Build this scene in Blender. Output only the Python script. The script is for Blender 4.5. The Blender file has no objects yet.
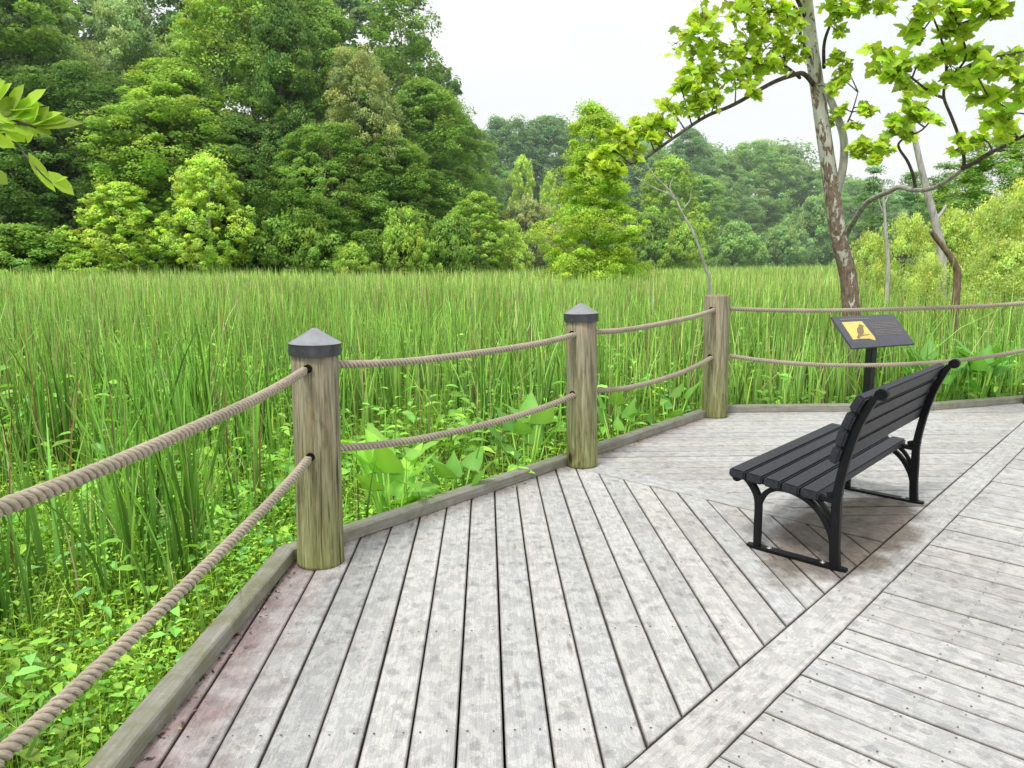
import bpy, bmesh, math, random
import numpy as np
from mathutils import Vector, Matrix
R = math.radians
rng = np.random.default_rng(7); random.seed(7)
S = bpy.context.scene; col = S.collection

# ------------------------------------------------------------------ camera numbers
FPX, CAMH, PITCH = 740.0, 1.6, math.atan(126/740.0)
def at(px, py, d):
    """world point seen at a pixel when it stands d metres away along +Y"""
    x = (px-512)/FPX; v = -(py-384)/FPX
    dy = math.cos(PITCH)+v*math.sin(PITCH); dz = -math.sin(PITCH)+v*math.cos(PITCH)
    return Vector((x/dy*d, d, CAMH+dz/dy*d))
GZ = -0.55      # marsh level; the deck is z = 0

# ------------------------------------------------------------------ object helpers
def tag(o, label=None, cat=None, group=None, kind=None):
    if label: o['label'] = label
    if cat: o['category'] = cat
    if group: o['group'] = group
    if kind: o['kind'] = kind
    return o
def empty(name, loc=(0,0,0), rz=0):
    o = bpy.data.objects.new(name, None); col.objects.link(o)
    o.location = loc; o.rotation_euler = (0,0,rz); o.empty_display_size = .2
    return o
def link(name, me, mat=None, parent=None):
    o = bpy.data.objects.new(name, me); col.objects.link(o)
    if mat is not None and not me.materials:
        for m in (mat if isinstance(mat,(list,tuple)) else [mat]): me.materials.append(m)
    if parent is not None: o.parent = parent
    return o
def np_mesh(name, V, polys_flat, counts, tint=None, uv=None, smooth=False, midx=None):
    me = bpy.data.meshes.new(name)
    V = np.asarray(V, dtype=np.float32).reshape(-1,3)
    polys_flat = np.asarray(polys_flat, dtype=np.int32).ravel(); counts = np.asarray(counts, dtype=np.int32)
    me.vertices.add(len(V)); me.vertices.foreach_set('co', V.ravel())
    me.loops.add(len(polys_flat)); me.loops.foreach_set('vertex_index', polys_flat)
    me.polygons.add(len(counts))
    st = np.concatenate([[0], np.cumsum(counts)[:-1]]).astype(np.int32)
    me.polygons.foreach_set('loop_start', st)
    if midx is not None: me.polygons.foreach_set('material_index', np.asarray(midx,dtype=np.int32))
    me.polygons.foreach_set('use_smooth', np.full(len(counts), smooth))
    if tint is not None:
        a = me.attributes.new('tint','FLOAT_COLOR','POINT')
        c = np.ones((len(V),4),dtype=np.float32); c[:,:3] = tint
        a.data.foreach_set('color', c.ravel())
    if uv is not None:
        l = me.uv_layers.new(name='UVMap')
        l.data.foreach_set('uv', np.asarray(uv,dtype=np.float32)[polys_flat].ravel())
    me.update(calc_edges=True); me.validate()
    return me
class MB:
    """collects pieces of one mesh"""
    def __init__(s): s.v=[]; s.f=[]; s.t=[]; s.uv=[]; s.m=[]
    def add(s, verts, faces, tint=(1,1,1), uv=None, mi=0):
        b=len(s.v); s.v+= [tuple(p) for p in verts]
        s.f += [tuple(i+b for i in f) for f in faces]; s.m += [mi]*len(faces)
        s.t += [tint]*len(verts); s.uv += (uv if uv else [(p[0],p[1]) for p in verts])
    def box(s, c, sz, rz=0, **k):
        x,y,z=[a/2 for a in sz]; cr,sr=math.cos(rz),math.sin(rz)
        vs=[(c[0]+a*x*cr-b*y*sr, c[1]+a*x*sr+b*y*cr, c[2]+d*z) for a in(-1,1) for b in(-1,1) for d in(-1,1)]
        s.add(vs,[(0,1,3,2),(4,6,7,5),(0,4,5,1),(2,3,7,6),(0,2,6,4),(1,5,7,3)],**k)
    def tube(s, pts, rad, n=8, cap=True, **k):
        pts=[Vector(p) for p in pts]; m=len(pts)
        if not isinstance(rad,(list,tuple)): rad=[rad]*m
        vs=[]; ref=None; uv=[]; L=0
        for i,p in enumerate(pts):
            t=(pts[min(i+1,m-1)]-pts[max(i-1,0)]).normalized()
            if ref is None:
                ref=t.orthogonal().normalized()
            ref=(ref-t*ref.dot(t)).normalized(); b=t.cross(ref)
            if i: L+=(p-pts[i-1]).length
            for j in range(n):
                a=2*math.pi*j/n
                vs.append(p+(ref*math.cos(a)+b*math.sin(a))*rad[i]); uv.append((j/n,L))
        fs=[(i*n+j,i*n+(j+1)%n,(i+1)*n+(j+1)%n,(i+1)*n+j) for i in range(m-1) for j in range(n)]
        if cap: fs+= [tuple(range(n-1,-1,-1)), tuple((m-1)*n+j for j in range(n))]
        s.add(vs,fs,uv=uv,**k)
    def mesh(s, name, smooth=False):
        return np_mesh(name, s.v, [i for f in s.f for i in f], [len(f) for f in s.f], np.array(s.t), np.array(s.uv), smooth, s.m)
    def build(s, name, mat, parent=None, smooth=False):
        return link(name, s.mesh(name, smooth), mat, parent)
def bevel(o, w, seg=2):
    bm=bmesh.new(); bm.from_mesh(o.data)
    bmesh.ops.remove_doubles(bm, verts=bm.verts, dist=1e-5)
    bmesh.ops.bevel(bm, geom=list(bm.edges), offset=w, segments=seg, affect='EDGES', clamp_overlap=True)
    bm.to_mesh(o.data); bm.free()
def recalc(me):
    bm=bmesh.new(); bm.from_mesh(me); bmesh.ops.recalc_face_normals(bm, faces=bm.faces); bm.to_mesh(me); bm.free()

# ------------------------------------------------------------------ materials
class N:
    def __init__(s, name):
        s.m=bpy.data.materials.new(name); s.m.use_nodes=True; s.t=s.m.node_tree; s.t.nodes.clear()
        s.out=s.n('ShaderNodeOutputMaterial')
    def n(s, ty, **kw):
        nd=s.t.nodes.new(ty)
        for k,v in kw.items():
            if k.startswith('_'): setattr(nd,k[1:],v)
            else:
                key=int(k[1:]) if k[0]=='i' and k[1:].isdigit() else k.replace('_',' ')
                s.set(nd.inputs[key], v)
        return nd
    def set(s, inp, v):
        if isinstance(v, bpy.types.NodeSocket): s.t.links.new(v, inp)
        else: inp.default_value = v
    def noise(s, vec, scale, detail=3, rough=.55, dist=0):
        nd=s.n('ShaderNodeTexNoise', Vector=vec, Scale=scale, Detail=detail, Roughness=rough, Distortion=dist); return nd.outputs['Fac']
    def ramp(s, fac, stops, interp='LINEAR'):
        nd=s.n('ShaderNodeValToRGB', Fac=fac); cr=nd.color_ramp; cr.interpolation=interp
        while len(cr.elements)<len(stops): cr.elements.new(.5)
        for e,(p,c) in zip(cr.elements,stops):
            e.position=p; e.color=(*(c if isinstance(c,tuple) else (c,)*3),1)
        return nd.outputs['Color']
    def mix(s, a, b, fac, blend='MIX'):
        nd=s.n('ShaderNodeMix', _data_type='RGBA', _blend_type=blend)
        s.set(nd.inputs[0],fac)
        for i,v in ((6,a),(7,b)):
            s.set(nd.inputs[i], (*v,1) if isinstance(v,tuple) and len(v)==3 else v)
        return nd.outputs[2]
    def math(s, op, a, b=0.0, clamp=False):
        nd=s.n('ShaderNodeMath', _operation=op, _use_clamp=clamp); s.set(nd.inputs[0],a); s.set(nd.inputs[1],b); return nd.outputs[0]
    def mapping(s, vec, scale=(1,1,1), loc=(0,0,0)):
        return s.n('ShaderNodeMapping', Vector=vec, Scale=scale, Location=loc).outputs[0]
    def attr(s, name, o='Color'): return s.n('ShaderNodeAttribute', _attribute_name=name).outputs[o]
    def obj(s): return s.n('ShaderNodeTexCoord').outputs['Object']
    def pos(s): return s.n('ShaderNodeNewGeometry').outputs['Position']
    def bsdf(s, color, rough=.6, spec=.3, metal=0, bump=None, bs=.3, bd=.01):
        p=s.n('ShaderNodeBsdfPrincipled'); s.set(p.inputs['Base Color'], (*color,1) if isinstance(color,tuple) and len(color)==3 else color)
        s.set(p.inputs['Roughness'],rough); s.set(p.inputs['Specular IOR Level'],spec); s.set(p.inputs['Metallic'],metal)
        if bump is not None:
            b=s.n('ShaderNodeBump', Strength=bs, Distance=bd, Height=bump); s.t.links.new(b.outputs[0], p.inputs['Normal'])
        s.t.links.new(p.outputs[0], s.out.inputs[0]); return p

def leaf_mat(name, trans=.35, rough=.5, spec=.25, warm=(1.25,1.15,.5), gain=1.0):
    g=N(name); c=g.mix(g.attr('tint'), g.n('ShaderNodeObjectInfo').outputs['Color'], 1.0, 'MULTIPLY')
    c=g.mix(c,(gain,gain,gain),1.0,'MULTIPLY'); p=g.bsdf(c, rough, spec)
    tr=g.n('ShaderNodeBsdfTranslucent'); g.t.links.new(g.mix(c,(*warm,),1.0,'MULTIPLY'), tr.inputs[0])
    mx=g.n('ShaderNodeMixShader'); mx.inputs[0].default_value=trans
    g.t.links.new(p.outputs[0],mx.inputs[1]); g.t.links.new(tr.outputs[0],mx.inputs[2]); g.t.links.new(mx.outputs[0],g.out.inputs[0])
    return g.m
M_leaf=leaf_mat('tree_leaves', .40, gain=2.6, warm=(1.2,1.12,.55))
M_syc=leaf_mat('sycamore_leaves', .58, .45, .25, (1.22,1.15,.6), 1.95)
M_reed=leaf_mat('reed_blades', .32, .5, .3, gain=2.65)
M_herb=leaf_mat('herb_leaves', .34, .42, .35, gain=2.35)

def wood_plank():
    g=N('weathered_decking'); uv=g.n('ShaderNodeUVMap').outputs[0]; t=g.attr('tint')
    grain=g.noise(g.mapping(uv,(3,70,1)),1.0,5,.65)
    fine=g.noise(g.mapping(uv,(14,260,1)),1.0,3,.6)
    big=g.noise(g.pos(),1.1,3,.5)
    b1=g.noise(g.mapping(uv,(.8,1,1)),16,6,.68,.4)
    vor=g.n('ShaderNodeTexVoronoi', Vector=g.mapping(uv,(1,1.15,1),(3.1,.7,0)), Scale=13.0, Randomness=1.0)
    dist=g.math('ADD',vor.outputs['Distance'],g.math('MULTIPLY',g.math('SUBTRACT',g.noise(uv,26,4,.65),.5),1.1))
    rings=g.ramp(dist,[(0,1.0),(.30,1.0),(.36,0.0),(1,0.0)])
    pick=g.ramp(g.n('ShaderNodeSeparateColor',Color=vor.outputs['Color']).outputs[0],[(.50,0.0),(.56,1.0)])
    blot=g.math('MULTIPLY',rings,pick)
    blot2=g.ramp(b1,[(.475,0.0),(.515,1.0)])
    speck=g.noise(g.pos(),240,2,.7)
    c=g.ramp(grain,[(.22,(.46,.452,.442)),(.42,(.57,.562,.553)),(.6,(.63,.624,.616)),(.8,(.68,.677,.671))])
    c=g.mix(c,g.ramp(fine,[(.3,(.6,.58,.55)),(.55,(1,1,1))]),.55,'MULTIPLY')
    c=g.mix(c,(.64,.65,.66),g.math('MULTIPLY',blot2,.50),'MULTIPLY')
    c=g.mix(c,(.66,.665,.67),g.math('MULTIPLY',blot,.62),'MULTIPLY')
    c=g.mix(c,g.ramp(speck,[(.3,(.62,.6,.58)),(.6,(1.08,1.08,1.08))]),.6,'MULTIPLY')
    c=g.mix(c,g.ramp(big,[(.3,(.82,.80,.78)),(.7,(1.08,1.08,1.08))]),.6,'MULTIPLY')
    kn=g.n('ShaderNodeTexVoronoi',Vector=g.mapping(uv,(1.1,6.4,1)),Scale=1.0); kk=g.ramp(g.math('ADD',kn.outputs['Distance'],g.math('MULTIPLY',fine,.08)),[(.07,1.0),(.13,0.0)]); c=g.mix(c,(.5,.42,.36),g.math('MULTIPLY',kk,.7),'MULTIPLY')
    c=g.mix(c,t,1.0,'MULTIPLY')
    # damp brown boards sheltered by the bench with its shade painted in, and reddish ones along the kerb
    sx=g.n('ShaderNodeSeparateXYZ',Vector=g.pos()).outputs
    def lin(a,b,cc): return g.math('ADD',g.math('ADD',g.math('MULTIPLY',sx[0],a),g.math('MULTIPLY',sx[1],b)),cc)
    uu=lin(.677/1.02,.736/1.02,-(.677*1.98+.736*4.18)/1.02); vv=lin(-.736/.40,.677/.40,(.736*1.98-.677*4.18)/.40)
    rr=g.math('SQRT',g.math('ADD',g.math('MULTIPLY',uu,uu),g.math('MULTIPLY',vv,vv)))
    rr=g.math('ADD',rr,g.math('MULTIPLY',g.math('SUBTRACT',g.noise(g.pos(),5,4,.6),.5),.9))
    damp_shade=g.ramp(rr,[(.70,1.0),(1.0,0.0)])
    c=g.mix(c,(.35,.295,.245),g.math('MULTIPLY',damp_shade,.92),'MULTIPLY')
    ka=lin(-1/.42,0.02,-1.16/.42+1.0-.08)
    ka=g.math('ADD',ka,g.math('MULTIPLY',g.math('SUBTRACT',g.noise(g.pos(),6,4,.6),.5),1.4))
    red=g.ramp(ka,[(.25,0.0),(.95,1.0)])
    c=g.mix(c,(.50,.36,.36),g.math('MULTIPLY',red,.85),'MULTIPLY')
    kb=lin(-.754/.30,.656/.30,-(.754*1.165+.656*3.80)/.30+1.0)
    kb=g.math('ADD',kb,g.math('MULTIPLY',g.math('SUBTRACT',g.noise(g.pos(),7,4,.6),.5),1.3))
    c=g.mix(c,(.66,.52,.47),g.math('MULTIPLY',g.ramp(kb,[(.4,0.0),(1.05,1.0)]),.75),'MULTIPLY')
    spots=g.ramp(g.noise(g.pos(),2.7,5,.7),[(.71,0.0),(.75,1.0)])
    c=g.mix(c,(.55,.36,.30),g.math('MULTIPLY',spots,g.math('MULTIPLY',damp_shade,1.0)),'MIX')
    h=g.math('ADD',grain,g.math('MULTIPLY',fine,.5))
    g.bsdf(c,g.ramp(grain,[(.2,.9),(.8,.72)]),.22,0,h,.45,.004)
    return g.m
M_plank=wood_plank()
def wood_kerb():
    g=N('mossy_timber'); uv=g.n('ShaderNodeUVMap').outputs[0]; p=g.pos()
    grain=g.noise(g.mapping(uv,(3,60,1)),1.0,5,.65); moss=g.noise(p,7,5,.65); lich=g.noise(p,60,3,.6)
    c=g.ramp(grain,[(.2,(.22,.205,.175)),(.55,(.37,.355,.31)),(.85,(.52,.50,.45))])
    c=g.mix(c,(.20,.215,.10),g.ramp(moss,[(.42,0.0),(.68,.75)]))
    c=g.mix(c,(.50,.50,.46),g.ramp(lich,[(.62,0.0),(.72,.5)]))
    c=g.mix(c,g.attr('tint'),1.0,'MULTIPLY')
    g.bsdf(c,.85,.2,0,grain,.5,.004); return g.m
M_kerb=wood_kerb()
def wood_post():
    g=N('treated_post_wood'); o=g.obj(); z=g.n('ShaderNodeSeparateXYZ',Vector=o).outputs[2]
    rnd=g.n('ShaderNodeObjectInfo').outputs['Random']
    ov=g.n('ShaderNodeVectorMath',_operation='ADD'); g.set(ov.inputs[0],o)
    cmb=g.n('ShaderNodeCombineXYZ',X=g.math('MULTIPLY',rnd,7.0),Z=g.math('MULTIPLY',rnd,13.0)).outputs[0]; g.set(ov.inputs[1],cmb); o2=ov.outputs[0]
    grain=g.noise(g.mapping(o2,(28,28,2.2)),1.0,6,.66,.4); fine=g.noise(g.mapping(o2,(120,120,5)),1.0,4,.6)
    st=g.noise(g.mapping(o2,(7,7,1.1)),1.0,4,.6,.6)
    c=g.ramp(grain,[(.24,(.12,.10,.066)),(.42,(.25,.218,.152)),(.58,(.355,.318,.232)),(.76,(.52,.48,.38))])
    c=g.mix(c,g.ramp(fine,[(.36,(.5,.48,.44)),(.54,(1.1,1.1,1.1))]),.85,'MULTIPLY')
    c=g.mix(c,(.42,.30,.20),g.math('MULTIPLY',g.ramp(st,[(.52,0.0),(.68,1.0)]),g.ramp(z,[(.45,.1),(1.0,.85)])),'MIX')
    dk=g.noise(g.mapping(o2,(5,5,2.5)),1.0,4,.7)
    c=g.mix(c,(.42,.36,.28),g.ramp(dk,[(.60,0.0),(.72,.9)]),'MULTIPLY')
    low=g.math('ADD',z,g.math('MULTIPLY',g.math('SUBTRACT',grain,.5),.25))
    c=g.mix(c,(.78,.95,.48),g.ramp(low,[(.0,.9),(.5,.45),(.95,.05)]),'MULTIPLY')
    crk=g.noise(g.mapping(o2,(34,34,.9)),1.0,3,.5,.8); ck=g.ramp(crk,[(.30,1.0),(.345,0.0)]); c=g.mix(c,(.22,.2,.18),g.math('MULTIPLY',ck,.9),'MULTIPLY')
    kn=g.n('ShaderNodeTexVoronoi',Vector=g.mapping(o2,(5,5,2.6)),Scale=1.0); c=g.mix(c,(.35,.27,.19),g.ramp(kn.outputs['Distance'],[(.06,1.0),(.15,0.0)]),'MULTIPLY')
    g.bsdf(c,.8,.2,0,g.math('ADD',g.math('SUBTRACT',grain,ck),g.math('MULTIPLY',fine,.5)),.6,.007); return g.m
M_post=wood_post()
def o_uv(g): return g.obj()
def simple(name, col_, rough=.5, spec=.4, metal=0, var=.12, sc=30, bs=.15):
    g=N(name); nz=g.noise(g.obj(),sc,4,.6)
    lo=tuple(a*(1-var*2) for a in col_); hi=tuple(min(1,a*(1+var*2)) for a in col_)
    cc=g.ramp(nz,[(.3,lo),(.7,hi)])
    if name=='charcoal_slat':
        cc=g.mix(cc,(.45,.45,.44),g.ramp(g.noise(g.mapping(g.pos(),(1,1,1)),16,2,.5),[(.77,0.0),(.80,.8)])); cc=g.mix(cc,g.ramp(g.noise(g.mapping(o_uv(g),(2,45,45)),1.0,3),[(.3,(.75,.75,.75)),(.7,(1.25,1.25,1.25))]),1.0,'MULTIPLY')
    g.bsdf(cc, g.ramp(nz,[(.3,rough*.85),(.7,min(1,rough*1.15))]), spec, metal, nz, bs, .002)
    return g.m
M_cap=simple('grey_metal_cap',(.085,.088,.098),.32,.6,.5,.10,25)
M_captop=simple('sky_glare_cap_top',(.33,.335,.35),.30,.6,.5,.08,18)  # same cap metal, coloured lighter to stand for sky glare on the cone
M_iron=simple('black_painted_iron',(.005,.0052,.007),.48,.25,0,.15,60,.3)
M_slat=simple('charcoal_slat',(.021,.022,.029),.5,.4,0,.12,45,.25)
M_bolt=simple('galvanised_bolt',(.55,.55,.55),.35,.5,.8)
M_dark=simple('dark_hole',(.012,.01,.008),.9,.1)
M_screw=simple('rusty_screw',(.085,.07,.06),.7,.2)
M_joist=simple('dark_joist',(.05,.042,.034),.9,.1)
M_signpost=simple('black_sign_metal',(.018,.02,.024),.4,.5)
M_panel=simple('slate_sign_face',(.085,.085,.105),.35,.5,0,.08,12,.02)
M_yellow=simple('yellow_print',(.80,.62,.18),.4,.4,0,.06,20,.02)
M_birdp=simple('brown_print',(.26,.2,.10),.5,.3,0,.15,80,.02)
M_print=simple('faded_print',(.27,.235,.20),.5,.3,0,.10,60,.02)
def rope_mat():
    g=N('weathered_rope'); uv=g.n('ShaderNodeUVMap').outputs[0]
    f=g.noise(g.mapping(uv,(24,60,1)),1.0,3,.6); b=g.noise(g.pos(),5,3)
    c=g.ramp(f,[(.25,(.24,.20,.15)),(.55,(.45,.385,.30)),(.8,(.72,.645,.53))]); c=g.mix(c,g.attr('tint'),1.0,'MULTIPLY')
    c=g.mix(c,g.ramp(b,[(.3,(.8,.8,.78)),(.7,(1.08,1.06,1.04))]),.8,'MULTIPLY')
    g.bsdf(c,.85,.15,0,f,.5,.002); return g.m
M_rope=rope_mat()
def bark(name, dark, mid, light, sx=14, sz=3):
    g=N(name); o=g.obj(); a=g.noise(g.mapping(o,(sx,sx,sz)),1.0,5,.65); c=g.ramp(a,[(.3,dark),(.5,mid),(.72,light)])
    c=g.mix(c,g.n('ShaderNodeObjectInfo').outputs['Color'],1.0,'MULTIPLY')
    g.bsdf(c,.9,.15,0,a,.6,.02); return g.m
M_bark=bark('grey_brown_bark',(.09,.08,.065),(.19,.17,.14),(.33,.30,.26),3,.8)
def syc_bark():
    g=N('flaking_sycamore_bark'); p=g.pos(); z=g.n('ShaderNodeSeparateXYZ',Vector=p).outputs[2]
    fl=g.noise(g.mapping(p,(1,1,.5)),13,4,.6,.5); fine=g.noise(g.mapping(p,(40,40,12)),1.0,4,.6)
    brown=g.ramp(fine,[(.3,(.10,.07,.05)),(.5,(.21,.155,.115)),(.7,(.33,.26,.20))])
    pale=g.ramp(g.noise(g.mapping(p,(1,1,.45)),6,3),[(.35,(.40,.41,.33)),(.55,(.60,.585,.52)),(.7,(.73,.71,.65))])
    th=g.math('ADD',fl,g.math('MULTIPLY',g.math('SUBTRACT',z,2.6),.055))
    mask=g.ramp(th,[(.515,0.0),(.555,1.0)])
    c=g.mix(brown,pale,mask); g.bsdf(c,.8,.2,0,g.math('ADD',fine,g.math('MULTIPLY',mask,-.5)),.6,.012); return g.m
M_sycbark=syc_bark()
M_twig=bark('dark_twig',(.05,.04,.033),(.10,.082,.07),(.20,.17,.15),30,12)
M_bough=bark('mottled_bough_bark',(.16,.15,.12),(.34,.325,.28),(.50,.49,.44),12,12)
M_palebark=bark('pale_grey_bark',(.24,.22,.195),(.46,.44,.40),(.64,.62,.58),16,3)
M_brownbark=bark('brown_crooked_bark',(.09,.06,.035),(.20,.14,.09),(.32,.25,.17),18,4)
def ground_mat():
    g=N('marsh_soil'); p=g.pos(); a=g.noise(p,.7,5,.6); b=g.noise(p,9,5,.65)
    c=g.ramp(a,[(.3,(.055,.085,.02)),(.7,(.10,.15,.035))]); c=g.mix(c,g.ramp(b,[(.3,(.5,.48,.4)),(.7,(1.2,1.2,1.1))]),.8,'MULTIPLY')
    g.bsdf(c,.95,.1,0,b,.6,.05); return g.m
M_ground=ground_mat()
def hill_mat():
    g=N('forest_floor'); p=g.pos(); b=g.noise(p,.5,6,.7); c=g.ramp(b,[(.35,(.012,.022,.008)),(.65,(.04,.07,.025))]); g.bsdf(c,.95,.05,0,b,.8,1.0); return g.m
M_hill=hill_mat()

# ------------------------------------------------------------------ world, sun, camera
w=bpy.data.worlds.new('World'); S.world=w; w.use_nodes=True; nt=w.node_tree; nt.nodes.clear()
SUN_EL, SUN_AZ = R(58), R(215)      # compass-like: measured clockwise from +Y
sky=nt.nodes.new('ShaderNodeTexSky'); sky.sky_type='NISHITA'; sky.sun_disc=False; sky.sun_elevation=SUN_EL; sky.sun_rotation=SUN_AZ
sky.air_density=1.0; sky.dust_density=2.0
tc=nt.nodes.new('ShaderNodeTexCoord'); nz=nt.nodes.new('ShaderNodeTexNoise'); nz.inputs['Scale'].default_value=2.2; nz.inputs['Detail'].default_value=4; nz.inputs['Roughness'].default_value=.45
mp=nt.nodes.new('ShaderNodeMapping'); mp.inputs['Scale'].default_value=(1,1,2.6)
cr=nt.nodes.new('ShaderNodeValToRGB'); cr.color_ramp.elements[0].position=.35; cr.color_ramp.elements[1].position=.65
cr.color_ramp.elements[0].color=(.885,.955,.985,1); cr.color_ramp.elements[1].color=(1.0,1.0,1.0,1)
sc_=nt.nodes.new('ShaderNodeVectorMath'); sc_.operation='SCALE'; sc_.inputs['Scale'].default_value=11.9
mx=nt.nodes.new('ShaderNodeMix'); mx.data_type='RGBA'; mx.inputs[0].default_value=.9
bg=nt.nodes.new('ShaderNodeBackground'); bg.inputs[1].default_value=.1; wo=nt.nodes.new('ShaderNodeOutputWorld')
L=nt.links.new
L(tc.outputs['Generated'],mp.inputs[0]); L(mp.outputs[0],nz.inputs['Vector']); L(nz.outputs['Fac'],cr.inputs[0]); L(cr.outputs[0],sc_.inputs[0])
L(sky.outputs[0],mx.inputs[6]); L(sc_.outputs[0],mx.inputs[7]); L(mx.outputs[2],bg.inputs[0]); L(bg.outputs[0],wo.inputs[0])
sd=bpy.data.lights.new('sun','SUN'); sd.energy=2.6; sd.angle=R(12); sd.color=(1,.965,.9)
so=bpy.data.objects.new('sun',sd); col.objects.link(so)
sv=Vector((math.sin(SUN_AZ)*math.cos(SUN_EL), math.cos(SUN_AZ)*math.cos(SUN_EL), math.sin(SUN_EL)))
so.rotation_euler=sv.to_track_quat('Z','Y').to_euler(); so.location=sv*30
cd=bpy.data.cameras.new('camera'); cd.sensor_width=36; cd.lens=FPX/1024*36; cd.clip_end=2000; cd.clip_start=.05
co=bpy.data.objects.new('camera',cd); col.objects.link(co); co.location=(0,0,CAMH); co.rotation_euler=(R(90)-PITCH,0,0); S.camera=co
S.view_settings.view_transform='Standard'; S.view_settings.look='None'; S.view_settings.exposure=0
S.render.engine='CYCLES'; S.cycles.max_bounces=6; S.cycles.transmission_bounces=4; S.cycles.diffuse_bounces=3; S.cycles.volume_bounces=0; S.cycles.use_denoising=True; S.cycles.use_adaptive_sampling=True; S.cycles.adaptive_threshold=.02

# ------------------------------------------------------------------ deck
A47=R(47.0); UX,UY=math.cos(A47),math.sin(A47); VX,VY=-UY,UX
def UV(u,v): return (u*UX+v*VX, u*UY+v*VY)
K0=(-1.262,.35); K1=(-1.165,3.745); K2=(2.17,7.595); K3=(4.48,7.715); K4=(6.03,8.22); K5=(10.6,13.12)
KER=[K0,K1,K2,K3,K4,K5]
def outn(a,b):
    dx,dy=b[0]-a[0],b[1]-a[1]; l=math.hypot(dx,dy); return (-dy/l,dx/l)
def hp(a,b,off=0):
    n=outn(a,b); return (n[0],n[1],n[0]*a[0]+n[1]*a[1]+off)   # keep n.p <= c
def clip(poly, h):
    out=[]
    for i in range(len(poly)):
        p,q=poly[i],poly[(i+1)%len(poly)]
        dp=h[0]*p[0]+h[1]*p[1]-h[2]; dq=h[0]*q[0]+h[1]*q[1]-h[2]
        if dp<=0: out.append(p)
        if (dp<0<dq) or (dq<0<dp):
            t=dp/(dp-dq); out.append((p[0]+(q[0]-p[0])*t,p[1]+(q[1]-p[1])*t))
    return out
def area(p): return abs(sum(p[i][0]*p[(i+1)%len(p)][1]-p[(i+1)%len(p)][0]*p[i][1] for i in range(len(p))))/2
def ccw(p):
    s=sum(p[i][0]*p[(i+1)%len(p)][1]-p[(i+1)%len(p)][0]*p[i][1] for i in range(len(p)))
    return p if s>0 else p[::-1]
KW=.095
deck=MB(); screw_pts=[]
def plank(poly, ang, z=0.0, th=.036, cham=.006):
    """one board: clipped outline, chamfered top edge, own grain offset"""
    poly=ccw([p for i,p in enumerate(poly) if math.dist(p,poly[i-1])>1e-4])
    if len(poly)<3 or area(poly)<.0015: return
    top=list(poly)
    for i in range(len(poly)):
        a,b=poly[i],poly[(i+1)%len(poly)]; n=outn(a,b); n=(-n[0],-n[1])
        top=clip(top,(n[0],n[1],n[0]*a[0]+n[1]*a[1]-cham))
    if len(top)!=len(poly): top=poly
    n=len(poly); z=z+random.uniform(-.0025,.0025)
    vs=[(x,y,z-th) for x,y in poly]+[(x,y,z-cham*.8) for x,y in poly]+[(x,y,z) for x,y in top]
    fs=[tuple(range(2*n,3*n)), tuple(range(n-1,-1,-1))]
    for i in range(n):
        j=(i+1)%n
        fs.append((i,j,n+j,n+i)); fs.append((n+i,n+j,2*n+j,2*n+i))
    ca,sa=math.cos(ang),math.sin(ang); ou,ov=random.uniform(0,40),random.uniform(0,40)
    uv=[(x*ca+y*sa+ou, -x*sa+y*ca+ov) for x,y,_ in vs]
    b=min(1.08,random.gauss(.98,.045)); wv=random.gauss(0,.007)
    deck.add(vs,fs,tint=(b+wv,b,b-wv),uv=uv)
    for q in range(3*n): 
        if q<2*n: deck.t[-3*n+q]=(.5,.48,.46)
def strips(ang, q0, pitch, k0, k1, hps, gap=.008, screws=None):
    ca,sa=math.cos(ang),math.sin(ang)
    for k in range(k0,k1):
        a=q0+k*pitch+gap/2+random.uniform(-.001,.001); b=q0+(k+1)*pitch-gap/2
        rect=[(t*ca-q*sa, t*sa+q*ca) for t,q in ((-15,a),(18,a),(18,b),(-15,b))]
        for h in hps:
            rect=clip(rect,h)
            if len(rect)<3: break
        if len(rect)<3: continue
        plank(rect,ang)
        if screws:
            for t in screws:
                for q in (a+.03,b-.03):
                    p=(t*ca-q*sa+random.uniform(-.006,.006), t*sa+q*ca+random.uniform(-.006,.006))
                    if all(h[0]*p[0]+h[1]*p[1]<h[2]-.015 for h in hps): screw_pts.append(p)
            ts=[p[0]*ca+p[1]*sa for p in rect]
            for t in (min(ts)+.05,max(ts)-.05):
                for q in (a+.03,b-.03):
                    p=(t*ca-q*sa, t*sa+q*ca)
                    if all(h[0]*p[0]+h[1]*p[1]<h[2]-.015 for h in hps): screw_pts.append(p)
hA=hp(K0,K1,KW-.01); hB=hp(K1,K2,KW-.01); hC=hp(K2,K3,KW-.01); hD=hp(K3,K4,KW-.01)
BAND0,BAND1=.995,1.182; MIT0,MIT1=4.385,4.60
vmin=(-VX,-VY,-(BAND1+.006)); umax=(UX,UY,MIT0-.006); umin=(-UX,-UY,-(MIT1+.006))
# main boards, parallel with the near-left kerb
a1=R(92.0); q_at=lambda x,y,a: -x*math.sin(a)+y*math.cos(a)
strips(a1, q_at(-.72,4.0,a1), .158, -18, 12, [vmin,umax,hA,hB], screws=[.8,1.2,2.3,3.0,3.7,4.4,5.1])
# far boards, parallel with the far kerb
a2=R(2.6)
for hx in ([hC,(1,0,4.478)],[hD,(-1,0,-4.481)]): strips(a2, q_at(2.0,7.5,a2), .160, -40, 24, [vmin,umin,hB]+hx, screws=[1.4,2.1,2.8,3.5,4.2,4.9])
# boardwalk boards across the walk
a3=R(137.0); strips(a3, -2.384, .165, -70, 50, [(VX,VY,BAND0-.006),(-VX,-VY,1.75),(UX,UY,14),(-UX,-UY,4)], screws=[-1.3,-.7,-.1,.45,.62])
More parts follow.
